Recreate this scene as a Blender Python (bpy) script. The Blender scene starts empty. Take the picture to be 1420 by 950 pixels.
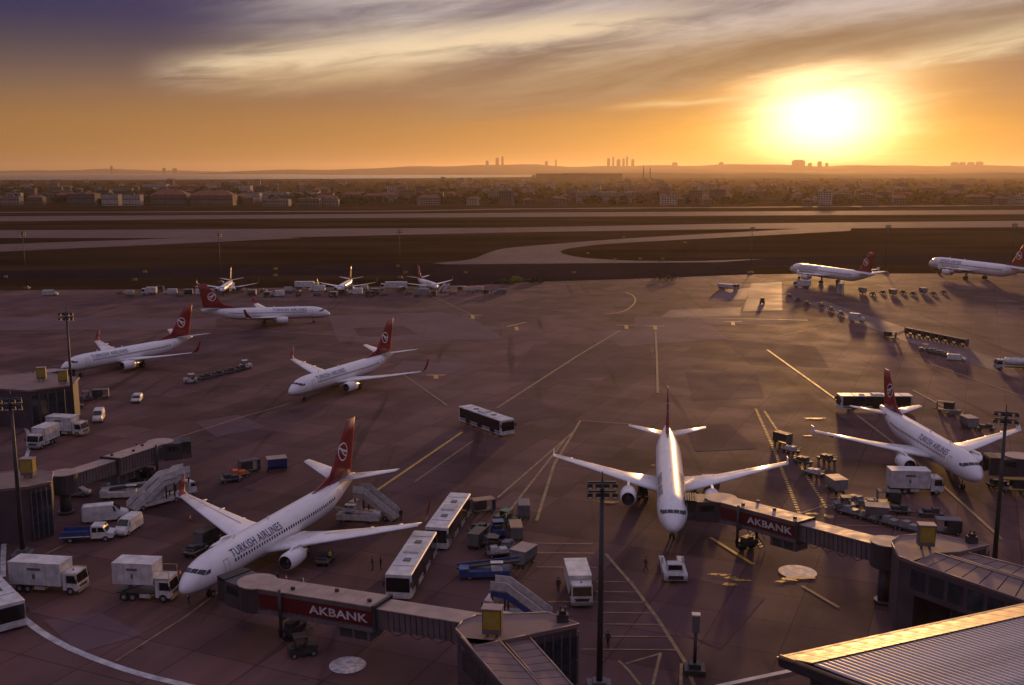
import bpy, bmesh, math, random
from mathutils import Vector, Matrix
R = math.radians
random.seed(7)
scene = bpy.context.scene
COL = scene.collection

# ------------------------------------------------------------------ camera
CAM_H, FPX, HOR = 46.5, 1445.0, 237.0
PITCH = math.atan((475 - HOR) / FPX)
cam_d = bpy.data.cameras.new('camera'); cam = bpy.data.objects.new('camera', cam_d); COL.objects.link(cam)
cam.location = (0, 0, CAM_H); cam.rotation_euler = (R(90) - PITCH, 0, 0)
cam_d.sensor_width = 36; cam_d.lens = 36 * FPX / 1420; cam_d.clip_start = 0.5; cam_d.clip_end = 90000
scene.camera = cam

# ------------------------------------------------------------------ sky, sun, exposure
SUN_AZ, SUN_EL = 16.3, 3.7            # degrees: azimuth right of the view axis, height over the horizon
SUN_DIR = Vector((math.sin(R(SUN_AZ)) * math.cos(R(SUN_EL)), math.cos(R(SUN_AZ)) * math.cos(R(SUN_EL)), math.sin(R(SUN_EL))))
scene.view_settings.view_transform = 'Standard'; scene.view_settings.look = 'None'
scene.view_settings.exposure = 0.0; scene.view_settings.gamma = 1.0
world = bpy.data.worlds.new('World'); scene.world = world; world.use_nodes = True
wt = world.node_tree; wt.nodes.clear()

class S:
    """a node socket with arithmetic"""
    def __init__(s, t, k): s.t, s.k = t, k
    def op(s, o, *a):
        n = s.t.nodes.new('ShaderNodeMath'); n.operation = o
        for i, v in enumerate((s,) + a):
            if isinstance(v, S): s.t.links.new(v.k, n.inputs[i])
            else: n.inputs[i].default_value = v
        return S(s.t, n.outputs[0])
    def __add__(s, b): return s.op('ADD', b)
    def __sub__(s, b): return s.op('SUBTRACT', b)
    def __mul__(s, b): return s.op('MULTIPLY', b)
    def __truediv__(s, b): return s.op('DIVIDE', b)
    def step(s, a, b):
        n = s.t.nodes.new('ShaderNodeMapRange'); n.interpolation_type = 'SMOOTHSTEP'
        s.t.links.new(s.k, n.inputs[0]); n.inputs[1].default_value = min(a, b); n.inputs[2].default_value = max(a, b)
        n.inputs[3].default_value = 0 if a < b else 1; n.inputs[4].default_value = 1 if a < b else 0
        return S(s.t, n.outputs[0])
    def gauss(s, w): return ((s / w) * (s / w) * -1.0).op('EXPONENT')
def cmix(t, f, a, b, mode='MIX'):
    n = t.nodes.new('ShaderNodeMix'); n.data_type = 'RGBA'; n.blend_type = mode
    for i, v in ((0, f), (6, a), (7, b)):
        if isinstance(v, S): t.links.new(v.k, n.inputs[i])
        elif i == 0: n.inputs[0].default_value = v
        else: n.inputs[i].default_value = tuple(v) + (1,)
    return S(t, n.outputs[2])
def csum(t, a, col, f):           # a + col * f
    return cmix(t, 1.0, a, cmix(t, f, (0, 0, 0), col), 'ADD')
def cramp(t, f, stops):
    n = t.nodes.new('ShaderNodeValToRGB'); t.links.new(f.k, n.inputs[0]); e = n.color_ramp.elements
    while len(e) < len(stops): e.new(0.5)
    for el, (p, c) in zip(e, stops): el.position = p; el.color = tuple(c) + (1,)
    return S(t, n.outputs[0])

def build_sky():
    t = wt
    tc = t.nodes.new('ShaderNodeTexCoord'); sep = t.nodes.new('ShaderNodeSeparateXYZ'); t.links.new(tc.outputs['Generated'], sep.inputs[0])
    x, y, z = (S(t, sep.outputs[i]) for i in range(3))
    el = z.op('ARCSINE') * 57.2958
    az = x.op('ARCTAN2', y) * 57.2958
    dp = t.nodes.new('ShaderNodeVectorMath'); dp.operation = 'DOT_PRODUCT'; t.links.new(tc.outputs['Generated'], dp.inputs[0]); dp.inputs[1].default_value = SUN_DIR
    ang = (S(t, dp.outputs['Value']) * 0.999999).op('ARCCOSINE') * 57.2958
    def fbm(sx, sy, off, scale, detail=7, rough=0.55, dist=0.0):
        zz = (z.op('MAXIMUM', 0.0) + 0.07)
        c = t.nodes.new('ShaderNodeCombineXYZ')
        t.links.new((x / zz * sx).k, c.inputs[0]); t.links.new((y / zz * sy).k, c.inputs[1]); c.inputs[2].default_value = off
        n = t.nodes.new('ShaderNodeTexNoise'); n.inputs['Scale'].default_value = scale; n.inputs['Detail'].default_value = detail
        n.inputs['Roughness'].default_value = rough; n.inputs['Distortion'].default_value = dist
        t.links.new(c.outputs[0], n.inputs['Vector']); return S(t, n.outputs[0])
    def streaks(along, across, tilt, off, detail=6, rough=.54, dist=.4):      # cirrus combed up towards the right
        c = t.nodes.new('ShaderNodeCombineXYZ')
        t.links.new((az * along).k, c.inputs[0]); t.links.new(((el - az * tilt) * across).k, c.inputs[1]); c.inputs[2].default_value = off
        n = t.nodes.new('ShaderNodeTexNoise'); n.inputs['Scale'].default_value = 1.0; n.inputs['Detail'].default_value = detail
        n.inputs['Roughness'].default_value = rough; n.inputs['Distortion'].default_value = dist
        t.links.new(c.outputs[0], n.inputs['Vector']); return S(t, n.outputs[0]) - 0.5
    n1 = streaks(.075, .42, .13, 3.1); n2 = streaks(.16, 1.15, .10, 9.7, rough=.62, dist=.7)
    n3 = fbm(0.25, 0.6, 17.7, 0.9, 4, 0.5, 0.3) - 0.5; n4 = streaks(.10, .75, .16, 31.3, rough=.66, dist=1.0)
    # clear air: a physical sky at the sun's height under a dusty twilight gradient
    sky = t.nodes.new('ShaderNodeTexSky'); sky.sky_type = 'NISHITA'; sky.sun_disc = False
    sky.sun_elevation = R(SUN_EL); sky.sun_rotation = R(SUN_AZ); sky.dust_density = 3.0; sky.air_density = 1.0
    nsk = cmix(t, 1.0, S(t, sky.outputs[0]), (0.0005, 0.0005, 0.0005), 'MULTIPLY')
    base = cramp(t, (el + n3 * 1.0) / 14.0, [
        (0.0, (.50, .245, .072)), (.08, (.52, .25, .068)), (.18, (.48, .236, .078)), (.29, (.31, .182, .115)), (.38, (.185, .128, .12)),
        (.47, (.088, .078, .118)), (.56, (.034, .044, .135)), (1.0, (.034, .046, .16))])
    fall = ang.step(58, 10) * 0.24 + 0.61
    base = cmix(t, 1.0, base, cmix(t, fall, (0, 0, 0), (1, 1, 1)), 'MULTIPLY')
    col = csum(t, base, (1, 1, 1), 0.0)
    col = cmix(t, 1.0, col, nsk, 'ADD')
    # high veil of cirrus, lit lilac overhead and cream towards the sun
    # sun glow, flattened by the layered haze
    de = (el - SUN_EL + 1.05) * 1.35; da = az - SUN_AZ
    dist = (de * de + da * da).op('SQRT') * (n2 * 0.45 + n1 * 0.3 + 1.0)
    col = csum(t, col, (1.0, .40, .04), (ang / 10.0 * -1.0).op('EXPONENT') * 0.24)
    col = csum(t, col, (1.35, .66, .02), (dist / 3.9 * -1.0).op('EXPONENT'))
    col = csum(t, col, (2.3, 1.95, 1.3), dist.gauss(3.1))
    col = csum(t, col, (.75, .36, .0), ((da.op('ABSOLUTE')) / 6.0 * -1.0).op('EXPONENT') * el.step(4.0, 0.0))
    # high sheets of cirrus: cream where lit, grey-brown where thick
    lit = (n1 * 1.5 + n2 * 0.75 + n4 * 0.5 + 0.5).step(0.1, 0.9)
    sheet_ = az.step(-19, -6) * (el - az * 0.03 + n1 * 2.6).step(3.6, 6.4) * az.step(70, 40)
    ccol = cmix(t, lit, cmix(t, el.step(4.0, 8.6), (.30, .195, .11), (.165, .15, .175)), cmix(t, el.step(4.5, 8.6), (.78, .58, .34), (.62, .54, .50)))
    col = cmix(t, sheet_ * 0.88, col, ccol)
    over = el.step(10.0, 28.0)
    col = cmix(t, over * ((n1 * 1.2 + .5).step(0, 1) * 0.45 + 0.48), col, (.45, .372, .53))
    # the brown cloud bank that cuts off the top of the glow
    q = el - (az * 0.145 + 2.75) + n2 * 1.1 + n1 * 1.3
    bank = q.step(-0.35, 0.9) * q.step(3.6, 1.2) * az.step(-9, 7) * az.step(52, 36)
    col = cmix(t, bank * (el.step(9.5, 6.0) * .5 + .35), col, cmix(t, (n4 * 1.6 + .5).step(.1, .9), (.27, .17, .085), (.40, .28, .165)))
    # cream streaks: the long one at the left, wisps right of the sun
    s1 = (el - (az * 0.115 + 7.05) + n2 * 1.6).gauss(0.7) * az.step(-20, -14) * az.step(13, 2)
    col = cmix(t, s1 * 0.9 * (n2 * 1.6 + n4 + 0.85).step(0.1, 0.9), col, (.90, .70, .45))
    s1b = (el - (az * 0.05 + 5.4) + n2 * 1.6).gauss(0.7) * az.step(-18, -13) * az.step(0, -8)
    col = cmix(t, s1b * 0.45, col, (.66, .43, .22))
    s2 = (el - (az * 0.19 + 1.5) + n2 * 1.5).gauss(0.6) * az.step(12, 18) * az.step(60, 40)
    col = cmix(t, s2 * 0.75 * (n2 * 2.0 + 0.75).step(0.1, 1.0), col, (1.0, .78, .44))
    s3 = (el - (az * 0.07 + 2.95) + n2 * 0.5).gauss(0.15) * az.step(4, 9) * az.step(15, 12)
    col = cmix(t, s3 * 0.55, col, (1.0, .72, .32))
    bg = t.nodes.new('ShaderNodeBackground'); bg.inputs['Strength'].default_value = 1.0
    t.links.new(col.k, bg.inputs['Color'])
    out = t.nodes.new('ShaderNodeOutputWorld'); t.links.new(bg.outputs[0], out.inputs['Surface'])
build_sky()
world.cycles.sampling_method = 'MANUAL'; world.cycles.sample_map_resolution = 512
sun_d = bpy.data.lights.new('sun', 'SUN'); sun_d.energy = 2.5; sun_d.angle = R(2.0); sun_d.color = (1.0, 0.50, 0.17)
sun = bpy.data.objects.new('sun', sun_d); COL.objects.link(sun); sun.location = (0, 0, 300)
sun.rotation_euler = SUN_DIR.to_track_quat('Z', 'Y').to_euler()
scene.cycles.use_denoising = True; scene.cycles.use_adaptive_sampling = True; scene.cycles.adaptive_threshold = 0.02
scene.cycles.max_bounces = 6; scene.cycles.diffuse_bounces = 3; scene.cycles.glossy_bounces = 3; scene.cycles.volume_bounces = 0
scene.cycles.transmission_bounces = 4; scene.cycles.transparent_max_bounces = 6; scene.cycles.sample_clamp_indirect = 4.0

# ------------------------------------------------------------------ back-projection of photo points onto a level
def G(px, py, z=0.0):
    u, v = (px - 710) / FPX, (475 - py) / FPX
    dy = math.cos(PITCH) + v * math.sin(PITCH); dz = -math.sin(PITCH) + v * math.cos(PITCH)
    k = (z - CAM_H) / dz
    return Vector((u * k, dy * k, z))

# ------------------------------------------------------------------ materials
MATS = {}
def mat(name, col, rough=0.6, metal=0.0, var=0.12, scale=1.5, coat=0.0, bump=0.0, spec=0.5, col2=None):
    if name in MATS: return MATS[name]
    m = bpy.data.materials.new(name); m.use_nodes = True; t = m.node_tree; b = t.nodes['Principled BSDF']
    tc = t.nodes.new('ShaderNodeTexCoord'); n = t.nodes.new('ShaderNodeTexNoise'); n.inputs['Scale'].default_value = scale; n.inputs['Detail'].default_value = 6
    t.links.new(tc.outputs['Object'], n.inputs['Vector'])
    f = S(t, n.outputs[0]).step(0.3, 0.7)
    a = tuple(c * (1 - var) for c in col); c2 = col2 or tuple(min(1, c * (1 + var)) for c in col)
    t.links.new(cmix(t, f, a, c2).k, b.inputs['Base Color'])
    t.links.new((f * 0.16 + (rough - 0.08)).k, b.inputs['Roughness'])
    b.inputs['Metallic'].default_value = metal; b.inputs['Specular IOR Level'].default_value = spec
    b.inputs['Coat Weight'].default_value = coat
    if bump:
        bp = t.nodes.new('ShaderNodeBump'); bp.inputs['Strength'].default_value = bump; bp.inputs['Distance'].default_value = 0.05
        t.links.new(n.outputs[0], bp.inputs['Height']); t.links.new(bp.outputs[0], b.inputs['Normal'])
    MATS[name] = m; return m

WHITE = mat('white_paint', (.80, .80, .80), .33, var=.05, scale=.6, coat=.25)
BELLY = mat('grey_belly', (.46, .46, .48), .45, var=.1)
PRED = mat('red_paint', (.21, .006, .010), .45, var=.1, coat=.2)
PBLUE = mat('dark_blue_paint', (.02, .03, .13), .4)
GLASS = mat('dark_glass', (.012, .013, .016), .12, var=.2, spec=.6)
RUBBER = mat('rubber', (.018, .018, .018), .8)
STEEL = mat('steel', (.42, .42, .43), .4, metal=.8)
DARK = mat('dark_metal', (.045, .043, .045), .55, metal=.2, var=.3)
VWHITE = mat('vehicle_white', (.56, .55, .53), .45, var=.2, scale=.9)
DIRTY = mat('dusty_white', (.45, .43, .41), .6, var=.2, scale=2)
GREY = mat('grey_paint', (.21, .205, .21), .55, var=.15)
MID = mat('mid_grey', (.12, .115, .12), .6, var=.2)
CHARC = mat('charcoal', (.035, .034, .036), .6, var=.25)
YELL = mat('yellow_paint', (.55, .33, .02), .5, var=.15)
SIGNY = mat('sign_yellow', (.33, .25, .012), .5, var=.1)
ORANGE = mat('orange_paint', (.65, .12, .02), .5)
VBLUE = mat('vehicle_blue', (.028, .055, .18), .4, var=.2)
GREEN = mat('vehicle_green', (.03, .13, .07), .5, var=.2)
LBROWN = mat('tan_canvas', (.32, .21, .12), .7, var=.2)
LENS = mat('lamp_lens', (.55, .55, .5), .2)
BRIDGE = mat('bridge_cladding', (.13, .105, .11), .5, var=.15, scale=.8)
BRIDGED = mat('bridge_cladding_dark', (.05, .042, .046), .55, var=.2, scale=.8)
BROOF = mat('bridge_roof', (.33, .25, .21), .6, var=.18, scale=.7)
BRED = mat('bridge_red_panel', (.095, .007, .010), .45, var=.12)
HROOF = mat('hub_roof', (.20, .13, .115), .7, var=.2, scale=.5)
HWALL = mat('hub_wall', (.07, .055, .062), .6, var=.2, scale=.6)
TGLASS = mat('tinted_glass', (.02, .032, .04), .1, spec=.7, var=.3)
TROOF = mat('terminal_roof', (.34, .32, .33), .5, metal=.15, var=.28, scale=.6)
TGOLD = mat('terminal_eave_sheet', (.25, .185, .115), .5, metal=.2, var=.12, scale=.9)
LINEY = mat('line_yellow', (.46, .28, .035), .6, var=.35, scale=.9)
LINEW = mat('line_white', (.44, .43, .42), .6, var=.3, scale=.9)
LINEG = mat('line_worn', (.22, .15, .07), .7, var=.4, scale=.7)
SKIN = mat('skin', (.45, .27, .19), .6)
CLOTH = mat('dark_clothes', (.03, .03, .04), .9)
HIVIS = mat('hi_vis', (.55, .45, .04), .8)

def apron_mat(name, c1, c2, scale, rot, rough=.5, stain=.5, slab=7.5, spec=.06):
    m = bpy.data.materials.new(name); m.use_nodes = True; t = m.node_tree; b = t.nodes['Principled BSDF']
    tc = t.nodes.new('ShaderNodeTexCoord'); mp = t.nodes.new('ShaderNodeMapping'); mp.inputs['Rotation'].default_value = (0, 0, R(rot))
    t.links.new(tc.outputs['Object'], mp.inputs['Vector'])
    def noise(sc, d=6, st=None, ro=.55):
        n = t.nodes.new('ShaderNodeTexNoise'); n.inputs['Scale'].default_value = sc; n.inputs['Detail'].default_value = d; n.inputs['Roughness'].default_value = ro
        if st:
            q = t.nodes.new('ShaderNodeMapping'); q.inputs['Scale'].default_value = st; t.links.new(mp.outputs[0], q.inputs[0]); t.links.new(q.outputs[0], n.inputs['Vector'])
        else: t.links.new(mp.outputs[0], n.inputs['Vector'])
        return S(t, n.outputs[0])
    br = t.nodes.new('ShaderNodeTexBrick'); br.offset = 0; br.inputs['Scale'].default_value = 1.0
    br.inputs['Brick Width'].default_value = slab; br.inputs['Row Height'].default_value = slab; br.inputs['Mortar Size'].default_value = .07; br.inputs['Mortar Smooth'].default_value = .3
    br.inputs['Color1'].default_value = (0, 0, 0, 1); br.inputs['Color2'].default_value = (1, 1, 1, 1); br.inputs['Mortar'].default_value = (.5, .5, .5, 1); br.inputs['Bias'].default_value = 0
    t.links.new(mp.outputs[0], br.inputs['Vector'])
    slabv = S(t, br.outputs['Color']); joint = S(t, br.outputs['Fac'])
    big = noise(.013, 4).step(.36, .64); mid = noise(.09, 6).step(.3, .72); fine = noise(2.2, 6, ro=.7)
    streak = noise(.05, 6, (1, .09, 1), .65).step(.42, .72)
    f = big * .42 + mid * .30 + slabv * .44 + fine * .14 - .12
    col = cmix(t, f, c1, c2)
    col = cmix(t, streak * stain * .5, col, tuple(c * .45 for c in c1))
    blot = noise(.32, 5, ro=.6).step(.64, .76)
    col = cmix(t, blot * stain * .7, col, tuple(c * .35 for c in c1))
    q2 = t.nodes.new('ShaderNodeMapping'); q2.inputs['Rotation'].default_value = (0, 0, R(52)); q2.inputs['Scale'].default_value = (1, .05, 1); t.links.new(tc.outputs['Object'], q2.inputs[0])
    n5 = t.nodes.new('ShaderNodeTexNoise'); n5.inputs['Scale'].default_value = .22; n5.inputs['Detail'].default_value = 5; t.links.new(q2.outputs[0], n5.inputs['Vector'])
    col = cmix(t, S(t, n5.outputs[0]).step(.58, .70) * stain * .8, col, tuple(c * .5 for c in c1))
    col = cmix(t, joint * .7, col, tuple(c * .42 for c in c1))
    t.links.new(col.k, b.inputs['Base Color'])
    t.links.new((mid * -.10 + fine * .2 + (rough + .22)).k, b.inputs['Roughness'])
    b.inputs['Specular IOR Level'].default_value = spec
    bp = t.nodes.new('ShaderNodeBump'); bp.inputs['Strength'].default_value = .25; bp.inputs['Distance'].default_value = .02
    t.links.new(fine.k, bp.inputs['Height']); t.links.new(bp.outputs[0], b.inputs['Normal'])
    MATS[name] = m; return m
APRON = apron_mat('apron_concrete', (.056, .031, .031), (.182, .102, .096), 1, 24, .50, .9)
TAXI = apron_mat('taxiway_concrete', (.13, .092, .085), (.19, .135, .125), 1, 8, .6, .3, spec=.02)
RUNWAY = apron_mat('runway_asphalt', (.13, .095, .09), (.18, .13, .12), 1, 3, .6, .3, spec=.02)
ASPH = apron_mat('dark_asphalt', (.020, .014, .018), (.034, .023, .028), 1, 5, .7, .4, spec=0.0)
def grass_mat():
    m = bpy.data.materials.new('dry_grass'); m.use_nodes = True; t = m.node_tree; b = t.nodes['Principled BSDF']
    tc = t.nodes.new('ShaderNodeTexCoord')
    def noise(sc, st):
        q = t.nodes.new('ShaderNodeMapping'); q.inputs['Scale'].default_value = st; t.links.new(tc.outputs['Object'], q.inputs[0])
        n = t.nodes.new('ShaderNodeTexNoise'); n.inputs['Scale'].default_value = sc; n.inputs['Detail'].default_value = 8; t.links.new(q.outputs[0], n.inputs['Vector']); return S(t, n.outputs[0])
    f = noise(.02, (.35, 1, 1)).step(.35, .65) * .6 + noise(.4, (1, 1, 1)) * .4
    d = t.nodes.new('ShaderNodeBsdfDiffuse'); t.links.new(cmix(t, f, (.014, .009, .006), (.062, .038, .021)).k, d.inputs['Color'])
    t.links.new(d.outputs[0], t.nodes['Material Output'].inputs['Surface']); t.nodes.remove(b)
    MATS['grass'] = m; return m
GRASS = grass_mat()

# ------------------------------------------------------------------ mesh helpers
class MB:
    def __init__(s): s.v = []; s.f = []; s.sm = []; s.M = Matrix()
    def add(s, pts, faces, smooth=False):
        o = len(s.v); s.v += [tuple(s.M @ Vector(p)) for p in pts]
        for f in faces: s.f.append(tuple(i + o for i in f)); s.sm.append(smooth)
        return s
    def box(s, cx, cy, cz, sx, sy, sz, top=1.0, topy=None, rz=0.0, sh=0.0):
        """box from its centre; top scales the upper face, sh shifts it along x"""
        ty = top if topy is None else topy; c, n = math.cos(rz), math.sin(rz); p = []
        for k, (kx, ky) in ((-1, (1, 1)), (1, (top, ty))):
            for a, b in ((-1, -1), (1, -1), (1, 1), (-1, 1)):
                x, y = a * sx / 2 * kx + (sh if k > 0 else 0), b * sy / 2 * ky
                p.append((cx + x * c - y * n, cy + x * n + y * c, cz + k * sz / 2))
        return s.add(p, [(3, 2, 1, 0), (4, 5, 6, 7), (0, 1, 5, 4), (1, 2, 6, 5), (2, 3, 7, 6), (3, 0, 4, 7)])
    def b(s, x0, x1, y0, y1, z0, z1, **k): return s.box((x0 + x1) / 2, (y0 + y1) / 2, (z0 + z1) / 2, x1 - x0, y1 - y0, z1 - z0, **k)
    def loft(s, rings, smooth=True, cap0=True, cap1=True, closed=True):
        n = len(rings[0]); pts = [p for r in rings for p in r]; f = []
        for i in range(len(rings) - 1):
            for j in range(n if closed else n - 1):
                a, b = i * n + j, i * n + (j + 1) % n; f.append((a, b, b + n, a + n))
        s.add(pts, f, smooth); o = len(s.v) - len(pts)
        if cap0: s.f.append(tuple(o + i for i in reversed(range(n)))); s.sm.append(False)
        if cap1: s.f.append(tuple(o + (len(rings) - 1) * n + i for i in range(n))); s.sm.append(False)
        return s
    def tube(s, p0, p1, r0, r1=None, n=8, smooth=True, caps=True):
        p0, p1 = Vector(p0), Vector(p1); r1 = r0 if r1 is None else r1; d = (p1 - p0).normalized()
        a = d.orthogonal().normalized(); b = d.cross(a); rg = []
        for p, r in ((p0, r0), (p1, r1)): rg.append([p + (a * math.cos(2 * math.pi * i / n) + b * math.sin(2 * math.pi * i / n)) * r for i in range(n)])
        return s.loft(rg, smooth, caps, caps)
    def prism(s, poly, z0, z1):
        n = len(poly); p = [(x, y, z0) for x, y in poly] + [(x, y, z1) for x, y in poly]
        return s.add(p, [tuple(reversed(range(n))), tuple(range(n, 2 * n))] + [(i, (i + 1) % n, (i + 1) % n + n, i + n) for i in range(n)])
    def xprism(s, prof, y0, y1, inset=0.0):
        """profile in x,z run across y"""
        n = len(prof); p = [(x, y0, z) for x, z in prof] + [(x, y1, z) for x, z in prof]
        return s.add(p, [tuple(range(n)), tuple(reversed(range(n, 2 * n)))] + [(i, i + n, (i + 1) % n + n, (i + 1) % n) for i in range(n)])
    def lathe(s, axis_o, prof, n=20, smooth=True):
        """profile (x, r) turned round the x axis through axis_o"""
        o = Vector(axis_o)
        rg = [[o + Vector((x, r * math.cos(2 * math.pi * i / n), r * math.sin(2 * math.pi * i / n))) for i in range(n)] for x, r in prof]
        return s.loft(rg, smooth, True, True)
    def mesh(s, name, m):
        me = bpy.data.meshes.new(name); me.from_pydata(s.v, [], s.f); me.validate()
        if len(me.polygons) == len(s.sm): me.polygons.foreach_set('use_smooth', s.sm)
        bm = bmesh.new(); bm.from_mesh(me); bmesh.ops.recalc_face_normals(bm, faces=bm.faces); bm.to_mesh(me); bm.free()
        me.materials.append(m); me.update(); return me
def link(name, me, parent=None):
    o = bpy.data.objects.new(name, me); COL.objects.link(o)
    if parent: o.parent = parent
    return o
def tag(o, label=None, cat=None, group=None, kind=None):
    if label: o['label'] = label
    if cat: o['category'] = cat
    if group: o['group'] = group
    if kind: o['kind'] = kind
    return o
def thing(name, label, cat, loc=(0, 0, 0), head=0.0, group=None, scale=1.0):
    o = bpy.data.objects.new(name, None); COL.objects.link(o); o.empty_display_size = .5
    o.location = loc; o.rotation_euler = (0, 0, R(head)); o.scale = (scale,) * 3
    return tag(o, label, cat, group)
CACHE = {}
def part(parent, name, key, fn, m, loc=(0, 0, 0), rot=(0, 0, 0), kind=None):
    """a part whose mesh is shared by everything built with the same key"""
    if key is None or key not in CACHE:
        mb = MB(); fn(mb); me = mb.mesh(name, m)
        if key is not None: CACHE[key] = me
    else: me = CACHE[key]
    o = link(name, me, parent); o.location = loc; o.rotation_euler = rot
    if kind: o['kind'] = kind
    return o
def wheel(parent, x, y, r=.45, w=.28, name='wheel'):
    def tyre(m): m.tube((0, -w / 2, 0), (0, w / 2, 0), r, n=16)
    def rim(m):
        m.tube((0, -w / 2 - .012, 0), (0, w / 2 + .012, 0), r * .52, n=10)
    o = part(parent, name, ('tyre', r, w), tyre, RUBBER, (x, y, r)); part(o, 'rim', ('rim', r, w), rim, GREY)
    return o
def text_mesh(txt, height, bold=.0, spacing=1.0):
    c = bpy.data.curves.new('txt', 'FONT'); c.body = txt; c.size = height / .7; c.offset = bold; c.space_character = spacing
    c.resolution_u = 3; c.fill_mode = 'FRONT'
    o = bpy.data.objects.new('txt', c); COL.objects.link(o); dg = bpy.context.evaluated_depsgraph_get(); dg.update()
    me = bpy.data.meshes.new_from_object(o.evaluated_get(dg)); bpy.data.objects.remove(o); bpy.data.curves.remove(c)
    v = [(p.co.x, p.co.y) for p in me.vertices]; f = [tuple(p.vertices) for p in me.polygons]; bpy.data.meshes.remove(me)
    return v, f

# ================================================================== the setting
def sheet(name, pts, faces, m, kind='structure', parent=None):
    me = bpy.data.meshes.new(name); me.from_pydata([tuple(p) for p in pts], [], faces)
    bm = bmesh.new(); bm.from_mesh(me); bmesh.ops.recalc_face_normals(bm, faces=bm.faces)
    for f in bm.faces:
        if f.normal.z < 0: f.normal_flip()
    bm.to_mesh(me); bm.free(); me.materials.append(m)
    o = link(name, me, parent)
    if kind: o['kind'] = kind
    return o
def resample(pts, n):
    d = [0]
    for a, b in zip(pts, pts[1:]): d.append(d[-1] + (Vector(b) - Vector(a)).length)
    out = []
    for i in range(n):
        t = d[-1] * i / (n - 1); k = max(j for j in range(len(d) - 1) if d[j] <= t + 1e-9); u = (t - d[k]) / max(1e-9, d[k + 1] - d[k])
        out.append(Vector(pts[k]).lerp(Vector(pts[k + 1]), u))
    return out
def smooth_line(pts, n):
    """Catmull-Rom through photo points"""
    P = [Vector(p) for p in pts]; P = [P[0] * 2 - P[1]] + P + [P[-1] * 2 - P[-2]]; out = []
    for i in range(1, len(P) - 2):
        for k in range(n):
            t = k / n; a, b, c, d = P[i - 1], P[i], P[i + 1], P[i + 2]
            out.append(.5 * ((2 * b) + (c - a) * t + (2 * a - 5 * b + 4 * c - d) * t * t + (3 * b - a - 3 * c + d) * t ** 3))
    return out + [P[-2]]
def band(name, upper, lower, z, m, n=60):
    a, b = resample([G(x, y, z) for x, y in upper], n), resample([G(x, y, z) for x, y in lower], n)
    return sheet(name, a + b, [(i, i + 1, n + i + 1, n + i) for i in range(n - 1)], m)

xs = [-38000, -20000, -8000, -3000, -1200, -600, -300, -150, 0, 150, 300, 600, 1200, 3000, 8000, 20000, 38000]
ys = [-3000, -600, -200, 0, 100, 200, 300, 450, 600, 800, 1000, 1300, 1700, 2500, 4000, 7000, 12000, 25000, 38000]
sheet('ground', [(x, y, 0) for y in ys for x in xs], [(j * len(xs) + i, j * len(xs) + i + 1, (j + 1) * len(xs) + i + 1, (j + 1) * len(xs) + i) for j in range(len(ys) - 1) for i in range(len(xs) - 1)], GRASS)
# apron: far edge traced, near side runs back under the camera
far = resample([G(x, y, .03) for x, y in ((-900, 411), (0, 403), (640, 396.5), (720, 391), (1040, 380), (1420, 379), (2300, 377))], 30)
rows = [far]
for k in range(1, 13): rows.append([Vector((p.x, p.y + (-150 - p.y) * k / 12, .03)) for p in far])
sheet('apron', [p for r in rows for p in r], [(j * 30 + i, j * 30 + i + 1, (j + 1) * 30 + i + 1, (j + 1) * 30 + i) for j in range(12) for i in range(29)], APRON)
band('service_taxiway', [(-900, 389), (0, 376), (400, 368), (640, 364), (820, 363.5), (1040, 357), (1420, 352), (2300, 343)],
     [(-900, 402), (0, 388), (400, 382), (640, 382), (820, 376), (1040, 368), (1420, 366), (2300, 361)], .05, ASPH)
band('apron_entry', [(575, 383.5), (700, 377), (900, 371), (1030, 367)], [(640, 397), (720, 391.5), (900, 386), (1035, 380.5)], .07, ASPH, 20)
def poly_sheet(name, pts, z, m):
    P = [G(x, y, z) for x, y in pts]; return sheet(name, P, [tuple(range(len(P)))], m)
out = smooth_line([(600, 365), (650, 360), (676, 351), (700, 344.5), (760, 339), (880, 330), (1040, 321), (1180, 313)], 5)
inn = smooth_line([(1060, 359), (960, 362), (880, 361.5), (815, 358), (785, 353), (778, 348.5), (796, 343.5), (860, 337), (1040, 327.5), (1180, 320)], 5)
poly_sheet('exit_taxiway', [tuple(p) for p in out] + [tuple(p) for p in reversed(inn)] + [(1000, 363.4), (820, 365), (620, 366.6)], .085, TAXI)
band('left_taxiway', [(-900, 376), (0, 338.5), (200, 332), (330, 327)], [(-900, 392), (0, 349), (200, 340), (420, 330)], .1, TAXI, 24)
band('near_runway', [(-900, 324), (0, 319.5), (340, 317.5), (700, 315.8), (1020, 310), (1420, 306), (2300, 299)],
     [(-900, 336), (0, 330), (340, 330.5), (520, 326.5), (700, 322.5), (1020, 317.5), (1420, 315), (2300, 309)], .115, RUNWAY)
band('far_runway', [(-900, 304), (0, 300), (340, 298), (700, 295), (1420, 291), (2300, 286.5)],
     [(-900, 311), (0, 307), (340, 303.5), (700, 301), (1020, 299), (1420, 297), (2300, 293)], .1, RUNWAY)
band('perimeter_road', [(-900, 297), (560, 292), (700, 289), (1420, 284), (2300, 279)], [(-900, 298), (560, 293.4), (700, 290.5), (1420, 285.2), (2300, 280)], .1, RUNWAY)

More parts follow.
